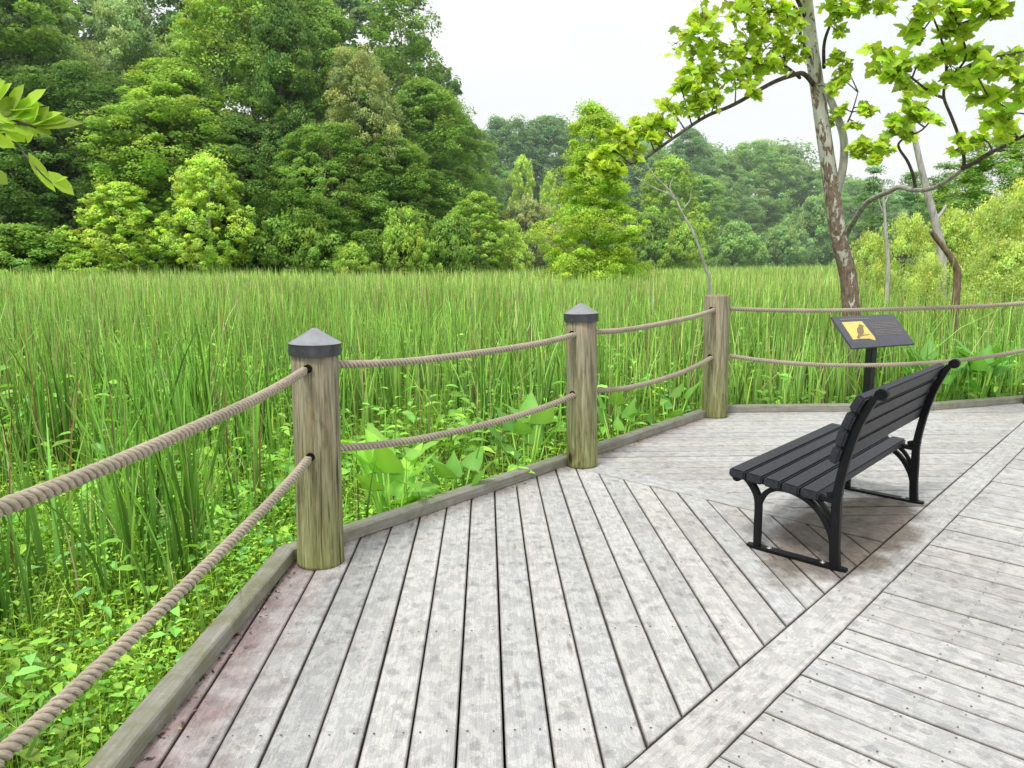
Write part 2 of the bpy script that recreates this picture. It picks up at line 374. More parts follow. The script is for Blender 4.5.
# band boards between, and the mitre board
def band(u0,u1,v0,v1,ang):
    poly=[UV(u0,v0),UV(u1,v0),UV(u1,v1),UV(u0,v1)]; plank(poly,ang)
for u0,u1 in ((-4,-.2),(-.197,3.655),(3.658,7.6),(7.603,11.2),(11.203,14)):
    band(u0,u1,BAND0,BAND1,A47)
    for u in np.arange(u0+.04,u1,.62):
        for v in (BAND0+.04,BAND1-.04): screw_pts.append(UV(u,v))
mp_=[UV(MIT0,BAND1+.006),UV(MIT1,BAND1+.006),UV(MIT1,5),UV(MIT0,5)]
for h in (hB,): mp_=clip(mp_,h)
plank(mp_,R(137))
# screw heads sit 1 mm over the boards
for (x,y) in screw_pts:
    n=6; r=random.uniform(.0032,.0045)
    deck.add([(x+r*math.cos(i*math.pi/3),y+r*math.sin(i*math.pi/3),.0042) for i in range(n)],[tuple(range(n))],mi=1)
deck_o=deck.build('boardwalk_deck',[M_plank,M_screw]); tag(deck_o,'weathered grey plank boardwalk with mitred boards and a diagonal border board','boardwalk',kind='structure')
# joists and fascia under the boards
j=MB()
for t in np.arange(-1.0,6,.55):
    p=[( -4,t),( 12,t)]
    x0=-1.1 if t<4 else -1.1+(t-4)*.86+.2; x1=8
    j.box(((x0+x1)/2,t,-.14),(x1-x0,.05,.2))
for k in range(-6,14):
    p0=UV(k,-1.7); p1=UV(k,.97); c=((p0[0]+p1[0])/2,(p0[1]+p1[1])/2,-.145); j.box(c,(.05,2.6,.2),rz=A47)
for k in range(4,6):
    c=UV(k+.9,2.0); j.box((c[0],c[1],-.15),(.05,1.6,.2),rz=A47)
j.build('joist_frame',M_joist,deck_o)
def seg_off(i,off):   # corner i of the kerb line, pushed out by off
    def line(a,b):
        n=outn(a,b); return (n[0],n[1],n[0]*a[0]+n[1]*a[1]+off)
    if i==0: a=line(KER[0],KER[1]); n=outn(KER[0],KER[1]); return (KER[0][0]+n[0]*off,KER[0][1]+n[1]*off)
    if i==len(KER)-1: n=outn(KER[-2],KER[-1]); return (KER[-1][0]+n[0]*off,KER[-1][1]+n[1]*off)
    a=line(KER[i-1],KER[i]); b=line(KER[i],KER[i+1]); D=a[0]*b[1]-a[1]*b[0]
    return ((a[2]*b[1]-a[1]*b[2])/D,(a[0]*b[2]-a[2]*b[0])/D)
for i in range(len(KER)-1):
    a,b=KER[i],KER[i+1]; a2_,b2_=seg_off(i,KW),seg_off(i+1,KW)
    L_=math.dist(a,b); dx,dy=(b[0]-a[0])/L_,(b[1]-a[1])/L_
    mb=MB(); nseg=max(2,int(L_/.25)); vs=[];uv=[]; ou=random.uniform(0,30)
    H_=.072
    for s in range(nseg+1):
        t=s/nseg; wob=(random.uniform(-.003,.003) if 0<s<nseg else 0)
        g_=.002 if s==0 else (-.002 if s==nseg else 0)
        pi=(a[0]+(b[0]-a[0])*t+dx*g_+dy*wob, a[1]+(b[1]-a[1])*t+dy*g_-dx*wob); po=(a2_[0]+(b2_[0]-a2_[0])*t+dx*g_, a2_[1]+(b2_[1]-a2_[1])*t+dy*g_)
        for (P,z,vv) in ((pi,.004,0),(pi,H_-.008,.07),((pi[0]+(po[0]-pi[0])*.09,pi[1]+(po[1]-pi[1])*.09),H_,.08),((po[0]-(po[0]-pi[0])*.09,po[1]-(po[1]-pi[1])*.09),H_,.16),(po,H_-.008,.17),(po,.004,.24)):
            vs.append((P[0],P[1],z)); uv.append((t*L_+ou,vv))
    fs=[]
    for s in range(nseg):
        for q in range(6):
            fs.append((s*6+q,s*6+(q+1)%6,(s+1)*6+(q+1)%6,(s+1)*6+q))
    fs+=[(5,4,3,2,1,0),tuple(nseg*6+q for q in range(6))]
    mb.add(vs,fs,uv=uv,tint=(.86,.86,.85)); o=mb.build('edge_timber',M_kerb,deck_o); recalc(o.data)
    # fascia board below
    f=MB(); c0=seg_off(i,KW-.05); c1=seg_off(i+1,KW-.05); d0=seg_off(i,KW-.012); d1=seg_off(i+1,KW-.012)
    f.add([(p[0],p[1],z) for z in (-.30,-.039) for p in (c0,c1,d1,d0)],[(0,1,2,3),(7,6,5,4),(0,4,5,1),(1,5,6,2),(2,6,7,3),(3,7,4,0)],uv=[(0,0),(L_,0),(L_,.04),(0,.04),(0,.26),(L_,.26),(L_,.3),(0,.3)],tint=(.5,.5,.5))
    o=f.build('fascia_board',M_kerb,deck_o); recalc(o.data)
def on_deck(x,y,m=0.0):
    u=x*UX+y*UY; v=x*VX+y*VY
    walk=(v<BAND1+m)&(v>-1.8-m)&(u>-5)&(u<14)
    inh=lambda i: (lambda h: h[0]*x+h[1]*y<=h[2])(hp(KER[i],KER[i+1],KW+m))
    bump=(v>=1.0)&inh(0)&inh(1)&(inh(2)|(inh(3)&(x>4.3)))&(x<8)
    return walk|bump

# ------------------------------------------------------------------ rope fence
fence=empty('rope_fence',(*K1,0)); tag(fence,'rope fence of round wooden posts with two sagging ropes round the deck edge','fence')
PT=[(-1.20,1.10),(-1.02,3.74),(.548,5.61),(2.075,7.43),(5.80,8.02)]
def make_post(i,x,y,r,h,cap):
    mb=MB(); n=28; ph=random.uniform(0,6)
    lv=[0.001,.02,.2,.45,.7,.95,h-.012,h]
    pts=[];rd=[]
    for z in lv:
        pts.append((0,0,z)); rd.append(r*(1.02 if z<.03 else 1.0)*(1-.03*z/h)*(.96 if z==h else 1))
    mb.tube(pts,rd,n)
    for k,v in enumerate(mb.v):
        a=math.atan2(v[1],v[0]); s=1+.014*math.sin(3*a+ph)+.008*math.sin(7*a+2*ph+v[2]*2)
        mb.v[k]=(v[0]*s,v[1]*s,v[2])
    o=mb.build('post',M_post,fence,True); o.location=(x-K1[0],y-K1[1],0); 
    for p in o.data.polygons:
        if len(p.vertices)>4: p.use_smooth=False
    if cap:
        c=MB(); rc=r*1.10; z0=h-.055
        c.tube([(0,0,z0),(0,0,z0+.058)],[rc,rc],32,cap=False)
        c.tube([(0,0,z0+.002),(0,0,z0+.056)],[rc-.004,rc-.004],32,cap=False)
        m=40; top=z0+.135
        ring=[(rc*1.015*math.cos(2*math.pi*k/m),rc*1.015*math.sin(2*math.pi*k/m),z0+.060) for k in range(m)]
        ring2=[(rc*1.015*math.cos(2*math.pi*k/m),rc*1.015*math.sin(2*math.pi*k/m),z0+.056) for k in range(m)]
        tip=[(rc*.07*math.cos(2*math.pi*k/m),rc*.07*math.sin(2*math.pi*k/m),top) for k in range(m)]
        c.add(ring+tip+ring2,[(k,(k+1)%m,m+(k+1)%m,m+k) for k in range(m)]+[tuple(range(m,2*m))]+[(2*m+k,2*m+(k+1)%m,(k+1)%m,k) for k in range(m)])
        for k in range(6):
            a=k*math.pi/3+.3; c.box((rc*math.cos(a),rc*math.sin(a),z0+.022),(.006,.008,.008),rz=a)
        c.m=[0]*len(c.m); oc=c.build('post_cap',[M_cap,M_captop],o); recalc(oc.data)
        for p in oc.data.polygons:
            p.use_smooth=(abs(p.normal.z)>.3); p.material_index=1 if p.center.z>z0+.061 and p.normal.z>.2 else 0
        oc.data.set_sharp_from_angle(angle=R(35))
    return o
HZ=[(1.075,.49),(1.055,.605),(1.04,.583),(1.10,.63),(1.14,.64)]
posts=[]
for i,(x,y) in enumerate(PT):
    posts.append(make_post(i,x,y,.120 if i<3 else .128,(1.172,1.172,1.185)[i] if i in(0,1,2) else 1.235,i in (0,1,2)))
def rope_span(a,b,sag,ends):
    a=Vector(a);b=Vector(b); d=b-a; L_=d.length; n=int(L_/.0095)
    rr=.0110; R0=.0125; pitch=.084
    h=Vector((d.x,d.y,0)).normalized(); side=Vector((-h.y,h.x,0))
    mb=MB()
    def cen(t): return a+d*t-Vector((0,0,4*sag*t*(1-t)+.004*math.sin(9*t)))
    for s in range(3):
        pts=[];
        for i in range(n+1):
            t=i/n; c=cen(t); tg=(cen(min(1,t+.001))-cen(max(0,t-.001))).normalized(); up=side.cross(tg).normalized()
            ph=2*math.pi*(t*L_/pitch+s/3)
            pts.append(c+(side*math.cos(ph)+up*-math.sin(ph))*R0)
        b0=len(mb.v); mb.tube(pts,rr,7)
        for q in range(b0,len(mb.v)):   # shade in the grooves between the strands, painted as a darker tint
            i=min((q-b0)//7,n); dd=(Vector(mb.v[q])-cen(i/n)).length/(R0+rr); f=min(1.15,max(.07,(dd-.5)/.42)); mb.t[q]=(f,f,f)
    o=mb.build('rope',M_rope,fence,True)
    o.location=(-K1[0],-K1[1],0); return o
SAG=[(.05,.05),(.05,.075),(.045,.085),(.05,.15)]
for i in range(4):
    d=Vector((PT[i+1][0]-PT[i][0],PT[i+1][1]-PT[i][1],0)).normalized()
    for k in (0,1):
        # each rope span starts and ends inside its post's drilled hole
        a=Vector((*PT[i],HZ[i][k]))+d*.08; b=Vector((*PT[i+1],HZ[i+1][k]))-d*.08
        rope_span(a,b,SAG[i][k],None)
        for j_,sg in ((i,1),(i+1,-1)):
            c=Vector((*PT[j_],HZ[j_][k])); m=MB(); rad=.1275 if j_<3 else .1315
            hole=[]; h_=d*sg; sd_=Vector((-h_.y,h_.x,0)); rh=.023
            tt=c+h_*.118
            m.tube([c+h_*.09+Vector((0,0,.004)),c+h_*(rad*1.0)+Vector((0,0,.004))],[rh,rh*.95],14)
            ho=m.build('rope_hole',M_dark,posts[j_]); ho.location=(-PT[j_][0],-PT[j_][1],0)
for q,dg in ((1,.9),(2,-1.2),(3,-1.3)): posts[q].rotation_euler=(0,R(dg),0)
posts[3]['label']='square-topped post without a cap'

# ------------------------------------------------------------------ park bench
bench=empty('park_bench',(2.024,4.314,0),R(47.4)); tag(bench,'black slatted park bench with cast iron scroll frames facing the marsh','bench')
def bar(mb,path,th,wd,x):
    """rectangular bar swept along an (s,z) path in the side plane"""
    P=[Vector((p[0],p[1])) for p in path]; m=len(P); vs=[]
    if not isinstance(th,(list,tuple)): th=[th]*m
    for i,p in enumerate(P):
        t=(P[min(i+1,m-1)]-P[max(i-1,0)]).normalized(); n=Vector((-t.y,t.x))
        for (a,b) in ((1,.8),(1,-.8),(.8,-1),(-.8,-1),(-1,-.8),(-1,.8),(-.8,1),(.8,1)):
            q=p+n*(a*th[i]/2); vs.append((x+b*wd/2, .22-q.x, q.y))
    fs=[(i*8+k,i*8+(k+1)%8,(i+1)*8+(k+1)%8,(i+1)*8+k) for i in range(m-1) for k in range(8)]
    fs+=[tuple(range(7,-1,-1)),tuple((m-1)*8+k for k in range(8))]
    mb.add(vs,fs)
def smooth2(path,n=6):
    P=[Vector(p) for p in path]; out=[]
    for i in range(len(P)-1):
        p0=P[max(i-1,0)];p1=P[i];p2=P[i+1];p3=P[min(i+2,len(P)-1)]
        for k in range(n):
            t=k/n; out.append(.5*((2*p1)+(p2-p0)*t+(2*p0-5*p1+4*p2-p3)*t*t+(3*p1-p0-3*p2+p3)*t**3))
    out.append(P[-1]); return out
REAR=[(.425,.012),(.415,.13),(.412,.26),(.41,.40),(.435,.58),(.476,.75),(.522,.87),(.552,.93)]
def frame(x):
    mb=MB()
    bar(mb,smooth2([(0,.012),(-.003,.14),(-.006,.26),(-.025,.325),(-.075,.388),(-.11,.405)],5),.036,.036,x)
    bar(mb,smooth2([(-.004,.255),(.03,.325),(.095,.368),(.18,.368),(.26,.340),(.33,.285),(.385,.20),(.41,.115)],5),.028,.032,x)
    bar(mb,smooth2([(.255,.375),(.315,.352),(.36,.305),(.392,.245)],5),.022,.028,x)
    bar(mb,[(-.135,.402),(.05,.388),(.23,.376),(.41,.366)],.028,.036,x)
    bar(mb,smooth2(REAR,5),[.05-.014*i/35 for i in range(36)],.038,x)
    # scrolls: a curl at the seat front and one at the top of the back
    bar(mb,[(-.135+.019*math.cos(a),.388+.019*math.sin(a)) for a in np.linspace(1.6,7.0,14)],.014,.04,x)
    bar(mb,[(-.135+.006*math.cos(a),.388+.006*math.sin(a)) for a in np.linspace(0,6.3,8)],.012,.046,x)
    bar(mb,[(.552,.93),(.558,.955),(.575,.968)]+[(.582+.022*math.cos(a),.946+.022*math.sin(a)) for a in np.linspace(1.6,-3.4,14)],.016,.038,x)
    bar(mb,[(.582+.008*math.cos(a),.946+.008*math.sin(a)) for a in np.linspace(0,6.3,8)],.014,.044,x)
    bar(mb,[(.43,.42),(.36,.392)],.03,.034,x)
    o=mb.build('side_frame',M_iron,bench); recalc(o.data)
    f=MB(); pts=[]; 
    for s in np.linspace(-.055,.485,10): pts.append(s)
    vs=[(x+a*.027*(.6 if (k in(0,9)) else 1), .22-s, z) for k,s in enumerate(pts) for a in(-1,1) for z in(.004,.018)]
    fs=[]
    for k in range(9):
        b=k*4; fs+=[(b+1,b+5,b+7,b+3),(b,b+2,b+6,b+4),(b,b+4,b+5,b+1),(b+2,b+3,b+7,b+6)]
    fs+=[(0,1,3,2),(36,38,39,37)]
    f.add(vs,fs); fo=f.build('foot_bar',M_iron,o); recalc(fo.data)
    for s in (.07,.36):
        b=MB(); b.tube([(x,.22-s,.0185),(x,.22-s,.021)],[.014,.014],12); b.tube([(x,.22-s,.0212),(x,.22-s,.030)],[.008,.006],6); b.build('bolt',M_bolt,o)
    return o
for x in (-.725,.725): frame(x)
SL=1.565
def slat(name,cs,cz,wd,th,tilt):
    mb=MB(); o_=mb; x=SL/2; mb.box((0,0,0),(SL,wd,th)); o=mb.build(name,M_slat,bench); bevel(o,.009,2)
    o.location=(0,.22-cs,cz); o.rotation_euler=(tilt,0,0); return o
for i in range(5):
    s=-.118+.1005*i; slat('seat_slat',s,.420-.0072*i-.003,.092,.050,R(4.1))
def rear_s(z):
    for (a,b) in zip(REAR[:-1],REAR[1:]):
        if a[1]<=z<=b[1]: t=(z-a[1])/(b[1]-a[1]); return a[0]+(b[0]-a[0])*t, math.atan2(b[0]-a[0],b[1]-a[1])
    return REAR[-1][0],.45
for i in range(4):
    z=.607+.0915*i; s,an=rear_s(z); slat('back_slat',s-.043,z+.012,.046,.0895,an*1.0)
    for x in (-.725,.725):
        pass

# ------------------------------------------------------------------ interpretive sign
sign=empty('interpretive_sign',(3.975,8.13,GZ),R(25)); tag(sign,'slanted dark information panel with yellow bird picture on a black post','sign')
TIL=R(45.9); SWD,SDP=.983,.438; SC=.806-GZ
mb=MB(); mb.box((0,0,(SC-.05)/2),(.085,.085,SC-.05)); o=mb.build('sign_post',M_signpost,sign); bevel(o,.006)
pn=MB(); pn.box((0,0,0),(SWD,SDP,.022)); pan=pn.build('panel',M_panel,sign); bevel(pan,.004); pan.location=(0,0,SC); pan.rotation_euler=(TIL,0,0)
b=MB(); b.box((0,.0,-.03),(.16,.2,.035)); o=b.build('bracket',M_signpost,sign); o.location=(0,0,SC); o.rotation_euler=(TIL,0,0)
y=MB(); y.add([(-.395,.135,.0132),(-.085,.135,.0132),(-.055,-.09,.0132),(-.075,-.135,.0132),(-.16,-.105,.0132),(-.30,-.10,.0132),(-.395,-.105,.0132)][::-1],[tuple(range(7))]); o=y.build('picture',M_yellow,pan); recalc(o.data)
b=MB()
def ell(cx,cy,a,c,rot,z,n=18): b.add([(cx+a*math.cos(q)*math.cos(rot)-c*math.sin(q)*math.sin(rot),cy+a*math.cos(q)*math.sin(rot)+c*math.sin(q)*math.cos(rot),z) for q in np.linspace(0,2*math.pi,n,endpoint=False)],[tuple(range(n))])
ell(-.205,.005,.078,.042,.75,.0150); ell(-.150,.068,.030,.028,0,.0153)
b.add([(-.125,.078,.0151),(-.095,.066,.0151),(-.125,.058,.0151)],[(2,1,0)])
b.add([(-.235,-.01,.0148),(-.325,-.085,.0148),(-.30,-.10,.0148),(-.225,-.05,.0148)],[(0,1,2,3)])
b.add([(-.32,-.070,.0146),(-.10,-.042,.0146),(-.10,-.052,.0146),(-.32,-.083,.0146)],[(3,2,1,0)])
for q in (-.20,-.175): b.box((q,-.045,.0145),(.006,.03,.0006),rz=-.3)
o=b.build('bird_print',M_birdp,pan)
for p in o.data.polygons:
    if p.normal.z<0: p.flip()
t=MB()
def words(x0,x1,yy,h):
    x=x0
    while x<x1-.02:
        wl=min(random.uniform(.016,.05),x1-x); t.box((x+wl/2,yy,.0137),(wl,h,.001)); x+=wl+.009
words(-.395,.06,.172,.012); t.build('heading',M_print,pan); t=MB()
for k in range(4): words(.0,.42,.10-.022*k,.0075)
t.build('text_block',M_print,pan); t=MB()
for k in range(4): words(.0,.42,.002-.022*k,.0075)
t.build('text_block',M_print,pan)

# ------------------------------------------------------------------ ground and hill
gm=MB(); nr=[0,2,4,6,9,13,18,25,35,50,75,120,220,420]; na=64; vs=[(0,0,GZ-.05)]
for r in nr[1:]:
    for k in range(na):
        a=2*math.pi*k/na; vs.append((r*math.cos(a),r*math.sin(a),GZ+random.uniform(-.05,.03)))
fs=[(0,1+k,1+(k+1)%na) for k in range(na)]
for i in range(len(nr)-2):
    for k in range(na): fs.append((1+i*na+k,1+(i+1)*na+k,1+(i+1)*na+(k+1)%na,1+i*na+(k+1)%na))
gm.add(vs,fs); o=gm.build('marsh_ground',M_ground,None,True); tag(o,'dark wet marsh soil under the reeds','ground',kind='structure')
hm=MB(); nx,ny=60,14; vs=[]
for jy in range(ny):
    for ix in range(nx):
        X=-260+520*ix/(nx-1); D=(82 if X<-4 else 82+min(60,(X+4)*1.9) if X<40 else 145-(X-40)*.5)
        t=jy/(ny-1); vs.append((X, D+t*110, GZ-.3+ (1-(1-t)**2.0)*(11 if X<-4 else 13)+random.uniform(-.4,.4)*(jy>0)))
hm.add(vs,[(j_*nx+i,j_*nx+i+1,(j_+1)*nx+i+1,(j_+1)*nx+i) for j_ in range(ny-1) for i in range(nx-1)])
o=hm.build('wooded_hill',M_hill,None,True); tag(o,'dark wooded rise of ground behind the marsh','hill',kind='structure')

# ------------------------------------------------------------------ leaf and blade builders
def leaf_cards(P, Nrm, size, tint, aspect=.62, jitter=.55, droop=.15):
    """diamond leaf (two folded triangles) at every P, facing roughly along Nrm"""
    n=len(P); nr=Nrm+rng.normal(0,jitter,(n,3)); nr/=np.linalg.norm(nr,axis=1,keepdims=True)+1e-9
    r=rng.normal(0,1,(n,3)); t=np.cross(nr,r); t/=np.linalg.norm(t,axis=1,keepdims=True)+1e-9; b=np.cross(nr,t)
    s=size[:,None]
    V=np.empty((n,4,3)); V[:,0]=P-t*s*.5; V[:,2]=P+t*s*.5-nr*s*droop
    V[:,1]=P+b*s*aspect*.5-nr*s*.06+t*s*.06; V[:,3]=P-b*s*aspect*.5-nr*s*.06+t*s*.06
    F=np.arange(n*4).reshape(n,4); return V.reshape(-1,3),F.ravel(),np.full(n,4),np.repeat(tint,4,axis=0)
def envelope(kind,t):
    if kind=='round': return np.sqrt(np.clip(1-((t-.52)/.52)**2,0,1))
    if kind=='oval': return np.clip(np.sin(np.pi*np.clip(t,0,1)**.75),0,1)**.6
    if kind=='cone': return np.clip((1-t),0,1)**.5*np.clip(t*5+.7,0,1)*(.88+.12*np.sin(t*23))
    if kind=='dome': return np.sqrt(np.clip(1-t**2.2,0,1))
    if kind=='tall': return np.clip(1-np.abs(t-.5)**2.6*4.2,0,1)**.6*np.clip(.86+.14*np.sin(t*7),0,1)*np.sqrt(np.clip(1.03-t**5,0,1))
    if kind=='pine': return np.clip(1.05-t,0.05,1)**.6*(.75+.25*np.sin(t*25))
def crown(kind,H,Rr,zb,ncl,per,leaf,flat=.45,clr=.17,shell=.5,up=.9,jit=.5,layers=0,lobes=5,dark=.55):
    """clumps of leaves spread through a crown volume: H top, zb lowest, Rr radius"""
    pv=[];pn=[];ps=[];pt=[]; cents=[]
    ph=rng.uniform(0,6.28,6)
    for c in range(ncl):
        t=rng.uniform(0,1)**(1.5 if kind=='cone' else .9)
        if layers: t=(np.floor(t*layers)+.5+rng.normal(0,.10))/layers
        t=min(max(t,.01),.99); a=rng.uniform(0,2*np.pi)
        e=float(envelope(kind,np.array(t)))*(1+.20*math.sin(lobes*a+ph[0]+3*t)+.15*math.sin(2*a+ph[1]+7*t)+.13*math.sin(11*t+ph[2])+.08*math.sin(23*t+3*a))
        rr=Rr*e*(shell+(1-shell)*rng.uniform(0,1)**.5)
        cz=zb+(H-zb)*t; cc=np.array([rr*math.cos(a),rr*math.sin(a),cz]); cents.append(cc)
        rc=Rr*clr*rng.choice([.55,.8,1.0,1.3,1.65],p=[.25,.25,.25,.17,.08])*rng.uniform(.85,1.15)
        k=int(per*rng.uniform(.6,1.35)); d=rng.normal(0,1,(k,3)); d/=np.linalg.norm(d,axis=1,keepdims=True)
        d[:,2]=np.abs(d[:,2])*np.where(rng.uniform(0,1,k)<.72,1,-1)
        rad=rng.uniform(.3,1,(k,1))**.6*rc*np.where(rng.uniform(0,1,(k,1))<.14,rng.uniform(1,1.4,(k,1)),1)
        p=cc+d*rad*np.array([1,1,flat])
        # sprays droop away from the clump centre
        p[:,2]-= (np.hypot(p[:,0]-cc[0],p[:,1]-cc[1])/rc)**2*rc*.22
        nr=d*.35+np.array([0,0,up]); out=np.array([math.cos(a),math.sin(a),0])*.35
        pv.append(p); pn.append(nr+out); ps.append(leaf*rng.uniform(.65,1.35,k))
        bt=rng.uniform(.72,1.25)
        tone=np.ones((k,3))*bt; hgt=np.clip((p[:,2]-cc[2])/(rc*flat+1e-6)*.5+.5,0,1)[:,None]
        tone*= (dark+(1.12-dark)*hgt)*rng.uniform(.8,1.2,(k,1)); hue=rng.normal(0,.07)  # clump shading put into the tint: undersides darker, tops lighter
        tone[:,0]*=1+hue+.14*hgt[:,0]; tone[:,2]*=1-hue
        pt.append(tone)
    return np.concatenate(pv),np.concatenate(pn),np.concatenate(ps),np.concatenate(pt),cents,jit
def crown_mesh(name,*a,**k):
    p,n,s,t,c,j=crown(*a,**k); return np_mesh(name,*leaf_cards(p,n,s,t,jitter=j)),c
def trunk_mesh(name,H,r,cents,nl=14,lean=0,zs=.3,multi=1):
    mb=MB()
    for m in range(multi):
        ox=random.uniform(-.3,.3)*(m>0)*H*.12; oy=random.uniform(-.3,.3)*(m>0)*H*.1
        pts=[(ox*t+lean*t*H*.1+.012*H*math.sin(t*5+m),oy*t+.012*H*math.cos(t*4+m),H*t-.4*(t==0)) for t in np.linspace(0,1,9)]
        mb.tube(pts,[r*(1-.86*t)*(1.35 if t==0 else 1) for t in np.linspace(0,1,9)],8)
    for c in random.sample(cents,min(nl,len(cents))):
        c=Vector(c); zb=min(max(c.z-math.hypot(c.x,c.y)*.75,H*.14),H*.93); t=zb/H
        b=Vector((lean*t*H*.1,0,zb)); mid=(b+c)/2+Vector((0,0,-.04*H*random.uniform(-.3,1)))
        q=[b,(b*2+mid)/3+Vector((0,0,.01*H)),mid,c]; rb=r*(1-.8*t)*.5
        mb.tube(q,[rb,rb*.8,rb*.6,rb*.2],6)
    return mb.mesh(name,True)

SP={}
def species(key,th,r,mats,tr,variants=1,**kw):
    SP[key]=[]
    for v in range(variants):
        if key=='forest': kw['kind']=('tall','oval','round')[v]
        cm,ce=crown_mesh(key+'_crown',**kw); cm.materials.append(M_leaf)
        tm=trunk_mesh(key+'_trunk',th*.95,r,ce,**tr); tm.materials.append(mats)
        SP[key].append((cm,tm,kw['H'],kw['Rr']))
species('forest',24,.33,M_bark,dict(nl=44),3,kind='tall',H=25,Rr=6.3,zb=.6,ncl=640,per=140,leaf=.25,flat=.65,clr=.15,shell=.5,jit=.8,dark=.64)
species('willowy',24,.33,M_bark,dict(nl=24),1,kind='oval',H=25,Rr=6.0,zb=7,ncl=230,per=230,leaf=.30,flat=.75,clr=.19,shell=.45,up=.5,jit=.7,dark=.7)
species('airy',25,.30,M_bark,dict(nl=40),1,kind='tall',H=26,Rr=6.5,zb=4,ncl=260,per=120,leaf=.29,flat=.7,clr=.17,shell=.35,jit=.5)
species('small',7.5,.10,M_palebark,dict(nl=20,multi=2),2,kind='oval',H=8.2,Rr=2.7,zb=1.0,ncl=420,per=80,leaf=.15,flat=.75,clr=.12,shell=.35,jit=.75,dark=.66)
species('bush',4.0,.07,M_bark,dict(nl=12,multi=3),2,kind='dome',H=5,Rr=4.0,zb=.2,ncl=230,per=130,leaf=.22,flat=.65,clr=.16,shell=.5,jit=.75,dark=.62)
species('shrub',2.6,.035,M_bark,dict(nl=14,multi=4),2,kind='dome',H=3.2,Rr=2.3,zb=.1,ncl=150,per=95,leaf=.10,flat=.8,clr=.16,shell=.4,jit=.9,dark=.85)
species('cypress',10,.17,M_bark,dict(nl=24),1,kind='cone',H=10.6,Rr=2.9,zb=.2,ncl=520,per=230,leaf=.11,flat=.55,clr=.17,shell=.42,jit=.9,dark=.72)
species('pine',15,.2,M_bark,dict(nl=26),2,kind='pine',H=16,Rr=3.4,zb=4.5,ncl=75,per=120,leaf=.20,flat=.38,clr=.26,shell=.12,jit=1.0,dark=.7,lobes=3)
def tree(sp,var,px,top,d,wpx,colr,label,group,name='tree',cat='tree',rz=None,bark_c=(1,1,1),flip=False):
    cm,tm,H,Rr=SP[sp][var%len(SP[sp])]
    b=at(px,258,d); zt=at(px,top,d).z
    r=empty(name,(b.x,d,GZ),rz if rz is not None else random.uniform(0,6.28)); tag(r,label,cat,group)
    sz=(zt-GZ)/(H*1.045); sx=(wpx*(1.28 if sp=='forest' else 1.0)/FPX*d)/(2*Rr*1.06); r.scale=(sx,sx,sz)
    c=link('crown',cm,None,r); c.color=(*colr,1)
    t=link('trunk',tm,None,r); t.color=(*bark_c,1)
    return r
DK=(.088,.168,.045); MD=(.125,.222,.048); LT=(.18,.285,.058); LM=(.25,.36,.085); GG=(.19,.27,.13); OL=(.19,.245,.105); HZ1=(.16,.275,.095); HZ2=(.15,.255,.105); HZD=(.11,.205,.09); YG=(.205,.31,.05); SH=(.215,.29,.09)  # HZ greens have distance haze mixed into the leaf colour
G1='tall trees of the left wood edge'; G2='small trees and bushes along the marsh edge'; G3='hazy trees of the far wood'; G4='tall pines on the right'; G5='lime shrubs on the right'
